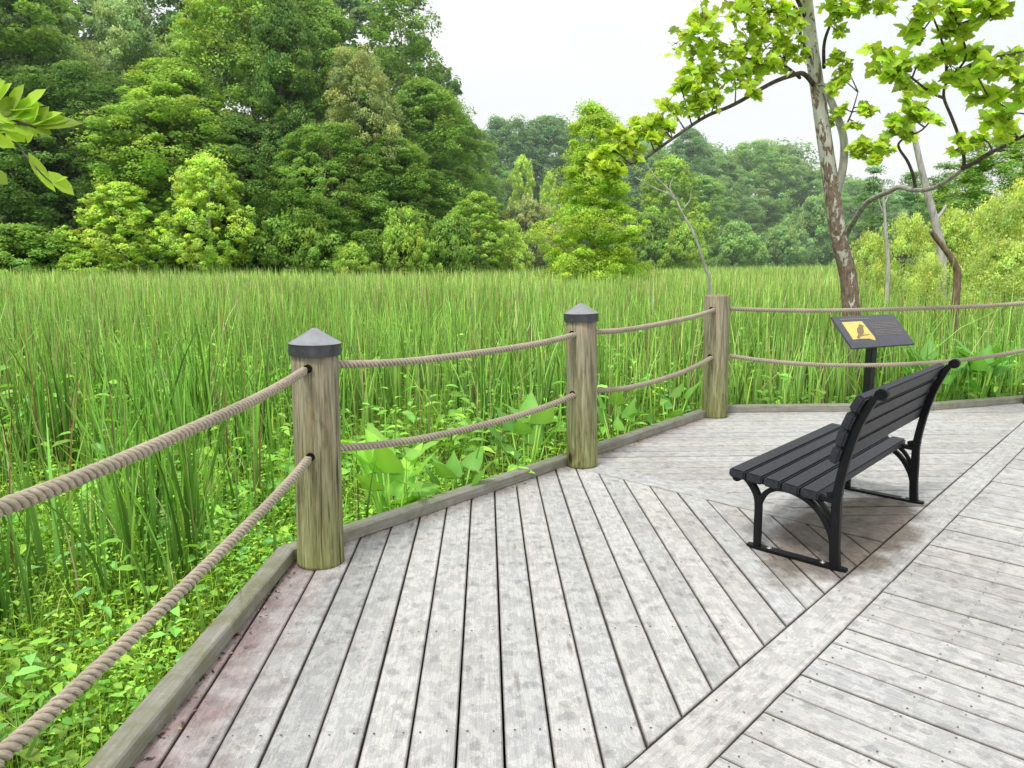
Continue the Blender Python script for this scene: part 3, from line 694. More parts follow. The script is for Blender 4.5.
T=[ # species var px top d width colour label group name
('forest',0,12,-75,66,175,MD,'tall deep green forest tree at the left edge, behind the low rounded bush',G1,'forest_tree'),
('willowy',0,52,-40,69,120,GG,'soft grey-green feathery tree, left of the two pale crowns',G1,'forest_tree'),
('willowy',0,142,-22,68,105,GG,'soft grey-green feathery crown above a bare trunk, right of its pale twin',G1,'forest_tree'),
('airy',0,205,-80,73,150,DK,'tall thin-crowned tree with sky showing between its upper limbs',G1,'forest_tree'),
('forest',1,182,52,62,135,LT,'mid-height layered bright green tree directly behind the two small lime trees',G1,'forest_tree'),
('forest',2,262,-65,67,120,LT,'tall light green tree with the yellow-green crown, left of the dark vine column',G1,'forest_tree'),
('forest',0,292,-20,63,80,DK,'narrow dark vine-clad tree standing like a column',G1,'forest_tree'),
('forest',1,330,-12,68,110,MD,'tall mid green tree between the dark column and the pale olive tree',G1,'forest_tree'),
('forest',2,365,42,62,72,OL,'pale olive tree with thin bare stem, lighter than all the tall trees round it',G1,'forest_tree'),
('airy',0,405,-22,70,135,MD,'tall open-crowned tree at the right end of the tall wood, sky behind its limbs',G1,'forest_tree'),
('forest',0,425,72,66,105,MD,'broad layered green tree below the open-crowned one at the wood end',G1,'forest_tree'),
('forest',1,452,98,76,70,MD,'last tree of the tall wood, sloping down toward the gap of sky',G1,'forest_tree'),
('forest',2,90,60,63,120,DK,'dark tree below the two grey-green crowns',G1,'forest_tree'),
('forest',0,20,95,62,110,DK,'dark tree behind the foreground leaf sprig at the left edge',G1,'forest_tree'),
('forest',1,245,110,61,90,DK,'dark tree just right of the layered bright green one',G1,'forest_tree'),
('forest',2,335,120,60,85,MD,'half-height green tree below the dark vine column',G1,'forest_tree'),
('forest',0,395,130,61,90,MD,'half-height tree with drooping layers above the vine-draped bush',G1,'forest_tree'),
('bush',0,22,224,55,130,MD,'low rounded green bush at the left end of the marsh edge',G2,'bush'),
('bush',1,88,252,54,70,LT,'lowest light green bush between the rounded bush and the lime trees',G2,'bush'),
('small',0,122,178,56,95,LM,'small lime green tree, left of the two in front of the wood',G2,'small_tree'),
('small',1,212,150,55,88,LM,'small lime green tree with a pale trunk, taller of the two before the wood',G2,'small_tree'),
('bush',0,165,212,58,55,LT,'leafy green bush squeezed between the two small lime trees',G2,'bush'),
('bush',1,270,182,60,85,MD,'dark green bush right of the taller lime tree',G2,'bush'),
('bush',0,318,196,58,100,MD,'broad green bush with spreading layers below the pale olive tree',G2,'bush'),
('bush',1,352,243,55,50,LT,'small bush with drooping sprays at the foot of the pale olive tree',G2,'bush'),
('bush',0,405,208,57,62,LT,'bright vine-draped bush at the foot of the open-crowned tree',G2,'bush'),
('bush',1,452,214,58,62,MD,'dark rounded bush below the end of the tall wood',G2,'bush'),
('small',0,478,188,60,72,LT,'bright green small tree at the corner of the wood',G2,'small_tree'),
('bush',0,505,222,62,52,LM,'lime bush left of the pale olive shrub',G2,'bush'),
('bush',1,530,200,80,78,OL,'pale olive bush left of the yellow-green conifer',G2,'bush'),
('bush',0,556,236,76,48,OL,'small olive bush touching the left of the yellow-green conifer',G2,'bush'),
('small',1,522,152,86,36,LM,'narrow upright lime tree before the hazy wood',G2,'small_tree'),
('small',0,549,168,86,26,LM,'smaller narrow lime tree just left of the yellow-green conifer',G2,'small_tree'),
('cypress',0,591,97,43,118,YG,'yellow-green cone-shaped conifer standing alone in the marsh',None,'conifer'),
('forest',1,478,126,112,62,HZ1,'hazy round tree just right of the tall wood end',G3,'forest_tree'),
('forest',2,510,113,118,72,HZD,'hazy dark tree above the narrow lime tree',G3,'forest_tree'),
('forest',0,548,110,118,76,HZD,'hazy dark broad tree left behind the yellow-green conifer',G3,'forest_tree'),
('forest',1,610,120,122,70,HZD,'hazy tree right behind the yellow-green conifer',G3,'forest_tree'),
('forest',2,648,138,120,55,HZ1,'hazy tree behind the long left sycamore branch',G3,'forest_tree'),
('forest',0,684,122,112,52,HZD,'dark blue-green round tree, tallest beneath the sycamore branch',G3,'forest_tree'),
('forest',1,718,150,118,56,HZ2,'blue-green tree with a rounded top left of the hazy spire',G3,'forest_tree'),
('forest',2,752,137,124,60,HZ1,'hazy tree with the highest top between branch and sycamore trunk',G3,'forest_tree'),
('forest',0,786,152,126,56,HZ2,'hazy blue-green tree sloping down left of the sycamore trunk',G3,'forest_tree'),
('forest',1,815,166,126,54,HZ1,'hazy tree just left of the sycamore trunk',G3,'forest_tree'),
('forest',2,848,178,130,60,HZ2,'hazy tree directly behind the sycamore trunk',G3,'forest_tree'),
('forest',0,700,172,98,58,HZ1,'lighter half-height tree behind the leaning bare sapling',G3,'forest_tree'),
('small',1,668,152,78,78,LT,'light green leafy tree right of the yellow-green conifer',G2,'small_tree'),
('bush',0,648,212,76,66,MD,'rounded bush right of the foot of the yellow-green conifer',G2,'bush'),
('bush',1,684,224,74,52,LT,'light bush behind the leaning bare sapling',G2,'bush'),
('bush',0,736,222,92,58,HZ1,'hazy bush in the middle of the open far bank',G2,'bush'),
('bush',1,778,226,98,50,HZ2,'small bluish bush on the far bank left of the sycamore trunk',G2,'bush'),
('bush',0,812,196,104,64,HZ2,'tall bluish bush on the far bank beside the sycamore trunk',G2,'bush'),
('pine',0,868,162,60,66,HZD,'leftmost dark airy pine beside the sycamore trunk',G4,'pine_tree'),
('pine',1,905,168,64,60,HZD,'airy pine between the forked branch and the pale leaning trunk',G4,'pine_tree'),
('pine',0,938,158,60,66,DK,'dark airy pine behind the pale leaning trunk',G4,'pine_tree'),
('pine',1,968,166,62,60,HZD,'airy pine right of the pale leaning trunk',G4,'pine_tree'),
('forest',2,1012,126,36,110,MD,'deep green tree under the hanging leaves at the right edge',None,'forest_tree'),
('shrub',0,868,232,24,56,SH,'lime shrub nearest the right side of the sycamore trunk',G5,'shrub'),
('shrub',1,905,213,26,74,SH,'tall lime shrub behind the thin pale sapling',G5,'shrub'),
('shrub',0,950,209,25,80,SH,'lime shrub behind the crooked brown trunk',G5,'shrub'),
('shrub',1,994,195,24,92,SH,'big pale lime shrub right of the crooked brown trunk',G5,'shrub'),
('shrub',0,1032,172,22,120,SH,'tallest lime shrub at the right edge',G5,'shrub'),
('shrub',1,930,252,16.5,60,SH,'low lime shrub at the foot of the crooked brown trunk',G5,'shrub'),
('shrub',0,1008,240,18,100,SH,'low spreading lime shrub in front at the right edge',G5,'shrub'),
('shrub',1,1085,190,20,120,SH,'lime shrub beyond the right edge',G5,'shrub'),
]
# a few more beyond the right edge, so the bank goes on past the frame
for k,(px,top,d,wpx,cc) in enumerate([(1120,120,45,130,DK),(1210,100,48,150,MD),(1310,90,46,150,DK),(1420,80,42,160,MD),(1540,60,40,190,DK),(1680,50,38,200,MD)]):
    T.append(('forest',k,px,top,d,wpx,cc,'green tree standing past the right edge of the view','trees past the right edge','forest_tree'))
for r in T: tree(r[0],r[1],r[2],r[3],r[4],r[5],r[6],r[7],r[8],r[9],r[9].replace('_',' ').replace('forest ','') if r[9]!='conifer' else 'conifer')
# the mass of wood behind, one body nobody could count
P=[];Nn=[];Sz=[];Tt=[]
for (px,top,d,wpx,cc) in [(-150,-90,82,200,DK),(-60,-110,84,190,DK),(20,-70,86,170,DK),(95,-60,88,160,DK),(165,-40,90,150,DK),(240,-70,90,150,DK),(305,-60,88,140,DK),(365,-20,88,120,DK),(420,40,90,110,DK),(460,120,100,90,DK),(490,140,140,120,HZD),(560,125,145,140,HZD),(630,135,145,130,HZD),(700,150,150,130,HZD),(770,150,150,130,HZD),(840,182,150,120,HZD),(900,195,140,120,HZD),(960,195,120,140,HZD),(1030,190,100,160,HZD),(1100,150,80,160,DK),(1200,120,72,170,DK),(1320,110,70,200,DK),(1460,100,66,220,DK),(1620,80,62,240,DK),(1800,60,60,260,DK)]:
    b=at(px,258,d); zt=at(px,top,d).z; rr=wpx/FPX*d/2
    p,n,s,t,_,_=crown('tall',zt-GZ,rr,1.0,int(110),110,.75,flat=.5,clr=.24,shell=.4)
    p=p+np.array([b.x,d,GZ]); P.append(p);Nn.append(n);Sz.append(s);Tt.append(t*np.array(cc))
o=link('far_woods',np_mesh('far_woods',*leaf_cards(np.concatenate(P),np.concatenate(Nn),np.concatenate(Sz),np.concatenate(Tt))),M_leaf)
tag(o,'dark mass of woodland filling the gaps behind the single trees','woods',kind='stuff')

# ------------------------------------------------------------------ sycamores
def lobed_leaf(P,nrm,dirv,size,tint,V,F,C,T_):
    """palmate five-lobed leaf with toothed lobes, folded a little"""
    n=nrm.normalized(); d=(dirv-n*dirv.dot(n)).normalized(); s=n.cross(d)
    out=[(0,0),(.18,-.12),(.46,-.12),(.36,.10),(.58,.18),(.62,.36),(.38,.42),(.38,.58),(.25,.62),(.20,.78),(0,.96),(-.20,.78),(-.25,.62),(-.38,.58),(-.38,.42),(-.62,.36),(-.58,.18),(-.36,.10),(-.46,-.12),(-.18,-.12)]
    b=len(V); cup=random.uniform(-.1,.30)
    V.append(P+d*(size*.28)-n*(size*.02)); T_.append(tint)
    for (x,y_) in out:
        x*=random.uniform(.9,1.1)
        V.append(P+d*(y_*size)+s*(x*size)-n*(cup*size*(abs(x)*.8+max(0,y_-.5)*.9))); T_.append(tint)
    m=len(out)
    for k in range(m): F+= [b,b+1+k,b+1+(k+1)%m]; C.append(3)
def leafy(clumps,branches,mb,leaf,colr,V,F,C,T_,twig=.006,br=(.75,1.3)):
    pool=[p for bpts in branches for p in bpts]
    for (c,r,n) in clumps:
        c=Vector(c); q=min(pool,key=lambda p:(p-c).length)
        mid=(q+c)/2+Vector((random.uniform(-.1,.1)*r,random.uniform(-.1,.1)*r,.12*r))
        if (q-c).length>.03: mb.tube([q,mid,c],[twig*1.6,twig*1.2,twig],5)
        nsub=max(3,n//7); ends=[]
        for s in range(nsub):
            dv=Vector((random.gauss(0,1),random.gauss(0,1),random.gauss(0,.75))).normalized()*r*random.uniform(.5,1.05)
            e=c+dv; m2=(c+e)/2+Vector((0,0,.08*r)); mb.tube([c,m2,e],[twig*.8,twig*.6,twig*.35],4); ends.append((m2,e))
        for k in range(n):
            m2,e=random.choice(ends); t=random.uniform(-.1,1.05); p=m2.lerp(e,t)+Vector((random.gauss(0,.1),random.gauss(0,.1),random.gauss(0,.07)))*r
            az=random.uniform(0,6.28); dr=Vector((math.cos(az),math.sin(az),random.uniform(-.75,.1)))
            nr=Vector((random.gauss(0,.7),random.gauss(-.35,.7),.8))
            f=random.uniform(*br)*(.5 if random.random()<.28 else 1); hue=random.gauss(0,.06); yl=1.1 if random.random()<.12 else 1
            lobed_leaf(p,nr,dr,leaf*random.uniform(.6,1.2),(colr[0]*f*(1+hue)*yl,colr[1]*f*(1+.08*(yl-1)),colr[2]*f*(1-hue)),V,F,C,T_)
def pathpx(pts): return [at(x,y,d) for x,y,d in pts]
def smooth3(P,n=5): return smooth2(P,n)
def branchtube(mb,pts,r0,r1,n=9):
    P=smooth3(pts); m=len(P); mb.tube(P,[r0+(r1-r0)*i/(m-1) for i in range(m)],n); return P

TD=11.0
ps_=MB()
base=at(853,300,TD); syc=empty('sycamore_tree',(base.x+.05,TD,GZ)); tag(syc,'large sycamore with flaking pale and brown bark rising behind the sign','tree')
tm=MB(); bm_=MB(); V=[];F=[];C=[];TT=[]; br=[]
tp=[Vector((base.x+.10,TD,GZ-.1))]+pathpx([(850,292,TD),(838,235,TD),(832,190,TD),(826,150,TD),(819,100,TD),(812,50,TD),(806,0,TD),(802,-60,TD),(806,-130,TD),(800,-220,TD)])
P_=smooth3(tp); m_=len(P_); tm.tube(P_,[.132-.060*(i/(m_-1))**.8+(.05 if i==0 else 0) for i in range(m_)],18)
st=branchtube(ps_,pathpx([(833,205,TD),(840,182,TD-.05),(844,158,TD-.12),(843,135,TD-.2),(834,108,TD-.2),(824,88,TD-.05),(818,84,TD)]),.06,.045,10)
def B(pts,r0,r1,tgt): 
    p=branchtube(tgt,pathpx(pts),r0,r1); br.append(p); return p
# long left bough, its fork and the upper twigs
B([(816,88,TD),(804,74,TD-.2),(790,76,TD-.4),(770,84,TD-.7),(735,104,TD-1.1),(705,117,TD-1.4),(672,139,TD-1.8),(645,158,TD-2.0),(630,164,TD-2.1)],.036,.012,bm_)
B([(800,78,TD-.2),(788,68,TD-.4),(772,58,TD-.6),(752,60,TD-.8),(725,45,TD-1.1),(700,25,TD-1.3)],.022,.008,bm_)
B([(812,60,TD),(801,40,TD-.3),(800,18,TD-.5),(790,5,TD-.6),(760,14,TD-.9),(735,8,TD-1.1),(715,-10,TD-1.2)],.026,.008,bm_)
B([(807,20,TD),(780,-30,TD-.5),(740,-60,TD-.8)],.03,.01,bm_)
B([(824,68,TD),(824,45,TD-.2),(829,28,TD-.4),(836,18,TD-.5),(845,5,TD-.6),(862,-8,TD-.7)],.026,.008,bm_)
B([(845,128,TD-.2),(852,112,TD-.3),(858,92,TD-.3)],.014,.006,bm_)
B([(846,150,TD-.15),(860,142,TD-.3),(872,146,TD-.4),(884,150,TD-.5)],.014,.006,bm_)
B([(850,-5,TD-.6),(862,-2,TD-.6),(875,-10,TD-.6)],.012,.006,bm_)
# low right bough reaching toward the deck with the big leaves
RB=[(846,236,TD),(853,223,TD-.3),(864,206,TD-.7),(872,199,TD-.9),(886,193,TD-1.3),(900,187,TD-1.6),(912,190,TD-1.9),(930,189,TD-2.3),(945,182,TD-2.7),(957,174,TD-3.0),(963,168,TD-3.2)]
lb_=MB(); B(RB,.040,.020,lb_)
B([(963,168,TD-3.2),(964,158,TD-3.3),(960,140,TD-3.5),(952,118,TD-3.7),(944,98,TD-3.9),(946,84,TD-4.1),(956,72,TD-4.3),(966,56,TD-4.4),(960,30,TD-4.5),(950,5,TD-4.6)],.018,.007,bm_)
B([(963,168,TD-3.2),(975,162,TD-3.4),(990,153,TD-3.7),(1004,146,TD-3.9),(1030,132,TD-4.3),(1060,110,TD-4.6)],.026,.010,bm_)
B([(915,189,TD-1.9),(914,178,TD-2.0),(908,162,TD-2.2),(900,150,TD-2.3),(899,143,TD-2.4),(908,136,TD-2.6),(922,130,TD-2.8),(935,115,TD-3.0)],.020,.007,bm_)
B([(944,98,TD-3.9),(930,92,TD-4.1),(912,78,TD-4.3),(890,62,TD-4.4)],.014,.006,bm_)
B([(946,84,TD-4.1),(946,60,TD-4.3),(940,35,TD-4.4),(930,10,TD-4.5)],.014,.006,bm_)
B([(956,72,TD-4.3),(980,60,TD-4.5),(1005,55,TD-4.6),(1030,50,TD-4.7)],.012,.006,bm_)
def cl(px,py,d,rpx,n): return (at(px,py,d), rpx/FPX*d, n)
main=[cl(x,y,d,r,n) for x,y,d,r,n in [
 (703,22,9.5,24,24),(690,38,9.6,20,20),(715,48,9.6,20,18),(745,8,9.8,24,24),(770,12,10,26,28),(775,40,10,24,28),(750,42,9.9,22,20),(790,22,10.3,18,18),(798,48,10.3,14,14),
 (735,58,9.8,18,18),(760,66,10,20,22),(785,58,10.2,18,14),(712,72,9.6,20,20),(735,80,9.8,16,14),(690,70,9.5,12,8),(695,92,9.4,18,18),(715,98,9.5,16,16),(680,84,9.4,12,9),(752,88,9.9,12,9),
 (672,112,9.3,16,13),(700,108,9.4,14,14),(655,120,9.2,14,12),(640,128,9.1,16,14),(625,138,9,16,15),(650,138,9.1,14,11),(612,150,8.9,16,15),(632,152,9,12,10),(596,160,8.9,14,12),(606,172,8.9,13,11),(620,170,8.9,10,7),(668,130,9.2,12,10),
 (830,5,10.5,14,13),(845,12,10.4,16,15),(835,30,10.5,10,9),(860,0,10.3,16,14),(885,2,10.3,16,14),(870,-12,10.3,18,14),(820,-30,10.5,40,40),(760,-40,10,40,45),
 (835,60,10.8,12,12),(840,78,10.7,13,15),(832,88,10.7,8,7),(848,68,10.7,8,6),(840,110,10.7,8,6),(836,118,11.2,10,8),(864,108,10.5,10,10),(872,112,10.4,11,10),(856,124,10.6,8,7),
 (866,146,10.5,14,15),(882,150,10.4,14,15),(855,152,10.6,9,8),(874,158,10.4,10,8)]]
right=[cl(x,y,d,r,n) for x,y,d,r,n in [
 (930,10,6.4,22,11),(950,12,6.4,22,12),(975,10,6.3,20,9),(990,18,6.3,20,9),(925,28,6.5,16,7),(960,30,6.5,20,10),(1000,-10,6.3,22,8),(900,-15,6.4,24,8),
 (880,58,6.5,16,8),(895,68,6.6,18,10),(905,82,6.7,16,8),(920,62,6.7,14,6),(938,55,6.7,16,8),(925,90,6.9,14,6),(950,65,6.7,18,9),(968,50,6.6,18,9),(975,72,6.5,16,8),
 (1000,68,6.4,18,9),(1018,75,6.3,16,8),(1015,55,6.4,14,6),(990,100,6.6,18,9),(1010,112,6.6,20,10),(985,120,6.9,16,7),(1005,130,6.9,16,7),(1024,100,6.5,18,8),(970,85,6.8,12,5),
 (905,118,8.2,16,11),(918,105,8,14,9),(895,125,8.3,12,8),(930,118,8,12,8),(912,132,8.3,10,6),
 (965,140,7.4,12,5),(955,150,7.6,8,3),(985,140,7.3,12,5),(1040,90,6.4,24,9),(1050,130,6.6,24,8)]]
leafy([(c,r,int(n*4.2)) for c,r,n in main],br,bm_,.105,(.325,.43,.065),V,F,C,TT)
leafy([(c,r,int(n*3.6)) for c,r,n in right],br,bm_,.115,(.305,.42,.065),V,F,C,TT)
def shift(mb,loc): mb.v=[(v[0]-loc[0],v[1]-loc[1],v[2]-loc[2]) for v in mb.v]
lo=syc.location
shift(tm,lo); shift(bm_,lo); shift(lb_,lo); lb_.build('low_bough',M_bough,syc,True); shift(ps_,lo); ps_.build('pale_stem',M_palebark,syc,True)
tm.build('trunk',M_sycbark,syc,True); bm_.build('branches',M_twig,syc,True)
link('crown',np_mesh('crown',[v-lo for v in V],F,C,np.array(TT)),M_syc,syc)

def small_woody(name,label,cat,paths,mat,clumps=(),leaf=.12,colr=(.26,.38,.05),root=None,twig=.005):
    r0=root or paths[0][0][0]; r=empty(name,(r0.x,r0.y,GZ)); tag(r,label,cat)
    t=MB(); b=MB(); pools=[]; V=[];F=[];C=[];TT=[]
    for i,(p,ra,rb) in enumerate(paths): pools.append(branchtube(t if i==0 else b,p,ra,rb))
    if clumps: leafy(clumps,pools,b,leaf,colr,V,F,C,TT,twig)
    shift(t,r.location); t.build('trunk',mat,r,True)
    if b.v: shift(b,r.location); b.build('branches',mat,r,True)
    if V: link('crown',np_mesh('crown',[v-r.location for v in V],F,C,np.array(TT)),M_syc,r)
    return r
d=17.0
small_woody('sycamore_tree','slender pale-trunked tree leaning left behind the low bough','tree',[([Vector((at(944,300,d).x,d,GZ-.1))]+pathpx([(942,262,d),(936,226,d),(926,188,d),(915,140,d),(908,100,d)]),.115,.045),(pathpx([(934,222,d),(942,212,d),(946,205,d)]),.05,.02)],M_palebark)
d=13.0
small_woody('crooked_tree','crooked brown broken trunk standing right of the sign','tree',[([Vector((at(957,300,d).x,d,GZ-.1))]+pathpx([(957,285,d),(955,265,d),(945,249,d),(936,238,d),(931,231,d)]),.07,.038)],M_brownbark)
d=20.0
small_woody('bare_sapling','thin pale bare sapling rising from the shrubs right of the sycamore','sapling',[([Vector((at(888,300,d).x,d,GZ-.1))]+pathpx([(888,270,d),(886,235,d),(884,205,d),(882,180,d)]),.06,.02),(pathpx([(885,215,d),(880,205,d),(877,192,d)]),.02,.01),(pathpx([(884,205,d),(890,192,d),(894,183,d)]),.02,.01)],M_palebark)
d=10.5
small_woody('leaning_sapling','thin bare sapling leaning left behind the uncapped post','sapling',[([Vector((at(712,300,d).x,d,GZ-.1))]+pathpx([(709.7,292,d),(705,267,d),(694,234,d),(684,216,d),(676,201,d),(668,194,d),(648,185,d),(635,177,d)]),.024,.006),(pathpx([(676,201,d),(670,191,d),(655,176,d),(644,160,d),(640,150,d)]),.014,.005),(pathpx([(671,195,d),(670,186,d),(673,178,d)]),.012,.005),(pathpx([(684,208,d),(690,200,d),(691,190,d)]),.012,.005)],M_palebark)

# near shrub outside the left edge; only its leafy tip reaches into view
def ovate(P,d,n,L_,wd,tint,V,F,C,T_,fold=.25,arch=.25,seg=4):
    d=d.normalized(); n=(n-d*n.dot(d)).normalized(); s=n.cross(d); b=len(V)
    prof=[0,.78,1.0,.82,.0] if seg==4 else [0,.8,1,.55,0]
    for k,wq in enumerate(prof):
        t=k/(len(prof)-1); c=P+d*(L_*t)-n*(arch*L_*t*t)
        V.append(c); V.append(c+s*(wd*.5*wq)+n*(fold*wd*.5*wq)); V.append(c-s*(wd*.5*wq)+n*(fold*wd*.5*wq)); T_+= [tint]*3
    for k in range(len(prof)-1):
        a=b+k*3; F+= [a,a+3,a+4,a+1, a,a+2,a+5,a+3]; C+= [4,4]
nb=empty('leafy_shrub',(-2.75,2.35,GZ)); tag(nb,'bright leafy twig of a shrub reaching in at the upper left','shrub')
t=MB(); V=[];F=[];C=[];TT=[]
NB=2.35
stem=branchtube(t,[Vector((-2.75,NB,GZ-.1)),Vector((-2.6,NB,.6)),Vector((-2.45,NB,1.5)),Vector((-2.15,NB,1.95)),at(-25,118,NB),at(15,122,NB),at(36,128,NB)],.022,.003,7)
tw2=branchtube(t,[at(-30,118,NB),at(0,132,NB),at(12,140,NB),at(25,155,NB),at(40,172,NB),at(52,183,NB)],.004,.002,6)
def nleaf(px0,py0,px1,py1,wd,f=1,dd=0):
    a=at(px0,py0,NB); e=at(px1,py1,NB-dd); L_=(e-a).length; f*=random.choice([.55,.8,1,1.1,1.25])
    ovate(a,e-a,Vector((random.uniform(-.35,.35),-.75,random.uniform(.3,1))),L_*1.05,wd,(.24*f,.345*f,.045*f),V,F,C,TT,.2,.12)
for q in [(38,127,78,120,.042),(36,127,46,106,.05),(30,125,34,100,.05),(24,123,66,116,.04),(22,110,42,88,.04),(12,112,20,84,.06),(8,110,40,102,.05),(2,118,30,108,.05),(-5,105,8,82,.05),(15,122,-8,112,.05),(6,130,24,140,.045),(0,126,28,128,.05),(-6,132,10,128,.04),(28,152,50,186,.03),(48,171,72,193,.036),(36,168,54,190,.02),(-15,172,6,182,.05),(20,126,12,106,.05),(-2,112,22,120,.05),(34,128,26,142,.03),(-12,95,2,80,.06),(26,124,50,132,.04),(10,120,30,96,.05),(-8,118,16,98,.05),(30,126,58,110,.04),(-10,128,12,146,.05),(2,124,-14,140,.05),(14,124,36,134,.045),(52,183,66,176,.02),(18,118,38,112,.04)]:
    nleaf(q[0],q[1],q[2],q[3],q[4]*1.15)
shift(t,nb.location); t.build('stem',M_twig,nb,True); link('leaves',np_mesh('leaves',[v-nb.location for v in V],F,C,np.array(TT)),M_syc,nb)

# ------------------------------------------------------------------ reeds
def blades(xy,h,wd,segs,tint,bend,z0=GZ):
    n=len(xy); az=rng.uniform(0,2*np.pi,n); fa=rng.uniform(0,2*np.pi,n); bd=np.abs(rng.normal(0,bend,n)); bd=np.where(rng.uniform(0,1,n)<.07,bd*3.2,bd)
    lean=np.stack([np.cos(az),np.sin(az)],1); side=np.stack([np.cos(fa),np.sin(fa),np.zeros(n)],1)
    ts=np.linspace(0,1,segs+1); V=np.empty((n,segs*2+1,3)); T_=np.empty((n,segs*2+1,3))
    for k,t in enumerate(ts):
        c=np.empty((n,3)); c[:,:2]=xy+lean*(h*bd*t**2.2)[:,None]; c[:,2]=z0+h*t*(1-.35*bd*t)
        g=(.20+.90*t); tk=tint*g; tk=tk*np.array([1+.10*t,1+.04*t,1])  # shade between blades painted in: tint darkens toward the base
        if k<segs:
            hw=(wd*(.75 if k==0 else 1.0)*(1-t**2.5)*.5)[:,None]
            V[:,2*k]=c-side*hw; V[:,2*k+1]=c+side*hw; T_[:,2*k]=tk; T_[:,2*k+1]=tk
        else: V[:,2*k]=c; T_[:,2*k]=tk
    m=segs*2+1; base=np.arange(n)[:,None]*m; F=[];C=[]
    quads=np.concatenate([base+np.array([2*k,2*k+1,2*k+3,2*k+2]) for k in range(segs-1)],1).reshape(n,-1) if segs>1 else np.empty((n,0),int)
    tri=base+np.array([2*(segs-1),2*(segs-1)+1,2*segs])
    F=np.concatenate([quads,tri],1).ravel(); C=np.tile(np.array([4]*(segs-1)+[3]),n)
    return V.reshape(-1,3),F,C,T_.reshape(-1,3)
def field(ymin,ymax,dens,slope=.80,xpad=2.0):
    A=(ymax-ymin)*(2*slope*ymax+2*xpad); n=int(A*dens)
    y_=rng.uniform(ymin,ymax,n); x=rng.uniform(-slope*ymax-xpad,slope*ymax+xpad,n)
    k=(np.abs(x)<slope*y_+xpad); x,y_=x[k],y_[k]; k=~on_deck(x,y_,.06)&~((x>3.2)&(x<4.75)&(y_>7.6)&(y_<8.6)&(np.abs(x-3.97)<.62)); return np.stack([x[k],y_[k]],1)
def lump(xy,sc,seed):
    x,y_=xy[:,0]*sc+seed,xy[:,1]*sc-seed*1.7
    return (np.sin(x*1.3+1.7*np.sin(y_*.9))+np.sin(y_*1.7+1.3*np.sin(x*.7+2))+np.sin((x+y_)*2.3+np.sin(x*2.1)))/3
parts=[]
def addp(p): parts.append(p)
def reedtint(xy,base,var=.18,yel=.1):
    n=len(xy); t=np.ones((n,3))*np.array(base); f=rng.normal(1,var*1.75,n)*(1+.26*lump(xy,.35,1.0)+.18*lump(xy,1.3,5.)+.12*lump(xy,.12,9.)); t*=np.clip(f,.45,1.7)[:,None]
    y_=rng.uniform(0,1,n)<yel; t[y_]=t[y_]*np.array([1.6,1.25,1.2]); d=rng.uniform(0,1,n)<.025; t[d]=np.array([.30,.26,.16]); p=rng.uniform(0,1,n)<.10; t[p]*=np.array([1.35,1.35,1.9]); return t
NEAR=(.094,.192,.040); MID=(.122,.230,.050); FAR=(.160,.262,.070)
dk_d=lambda xy: np.minimum.reduce([np.abs((lambda h:h[0]*xy[:,0]+h[1]*xy[:,1]-h[2])(hp(a,b,KW))) for a,b in zip(KER[:-1],KER[1:])])
xy=field(.6,7.5,95,.95,2.5); k=(rng.uniform(0,1,len(xy))<np.clip((dk_d(xy)-.1)/1.2,.06,1)*(.55+.6*(lump(xy,1.1,2.)>-.15))); xy=xy[k]
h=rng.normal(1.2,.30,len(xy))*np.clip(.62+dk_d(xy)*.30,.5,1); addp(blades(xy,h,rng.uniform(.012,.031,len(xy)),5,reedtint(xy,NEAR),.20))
xy=field(.6,12,16,.95,2.5); k=dk_d(xy)>.3; xy=xy[k]; addp(blades(xy,rng.uniform(.4,1.0,len(xy)),rng.uniform(.006,.014,len(xy)),5,np.ones((len(xy),3))*np.array([.40,.36,.23])*rng.uniform(.5,1.2,(len(xy),1)),.65))
# tufts of taller, darker cattail fans close to the rail
tx=field(1.6,9,3.2,.9,1.5); k=dk_d(tx)>.45; tx=tx[k]
xy=np.repeat(tx,14,axis=0)+rng.normal(0,.055,(len(tx)*14,2)); k=~on_deck(xy[:,0],xy[:,1],.1); xy=xy[k]
addp(blades(xy,rng.normal(1.45,.22,len(xy)),rng.uniform(.014,.028,len(xy)),5,reedtint(xy,(.065,.15,.024),.2,.03),.17))
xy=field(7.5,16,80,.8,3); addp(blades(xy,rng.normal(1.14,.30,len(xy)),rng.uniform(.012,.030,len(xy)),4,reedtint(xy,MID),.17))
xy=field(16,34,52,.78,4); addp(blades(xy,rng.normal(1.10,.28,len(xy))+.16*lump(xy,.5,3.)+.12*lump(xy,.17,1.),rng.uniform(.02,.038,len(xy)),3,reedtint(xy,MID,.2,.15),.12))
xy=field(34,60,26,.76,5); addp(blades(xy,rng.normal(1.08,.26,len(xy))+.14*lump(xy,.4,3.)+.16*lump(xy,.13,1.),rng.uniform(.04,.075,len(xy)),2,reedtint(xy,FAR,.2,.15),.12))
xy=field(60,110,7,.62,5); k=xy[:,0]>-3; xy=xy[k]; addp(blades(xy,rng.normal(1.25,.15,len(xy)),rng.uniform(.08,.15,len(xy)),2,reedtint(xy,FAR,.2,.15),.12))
xy=field(3.5,14,1.6,.85,1.5); k=dk_d(xy)>.5; xy=xy[k]; addp(blades(xy,rng.normal(1.5,.14,len(xy)),rng.uniform(.012,.022,len(xy)),3,np.ones((len(xy),3))*np.array([.11,.07,.04])*rng.uniform(.6,1.5,(len(xy),1)),.05))
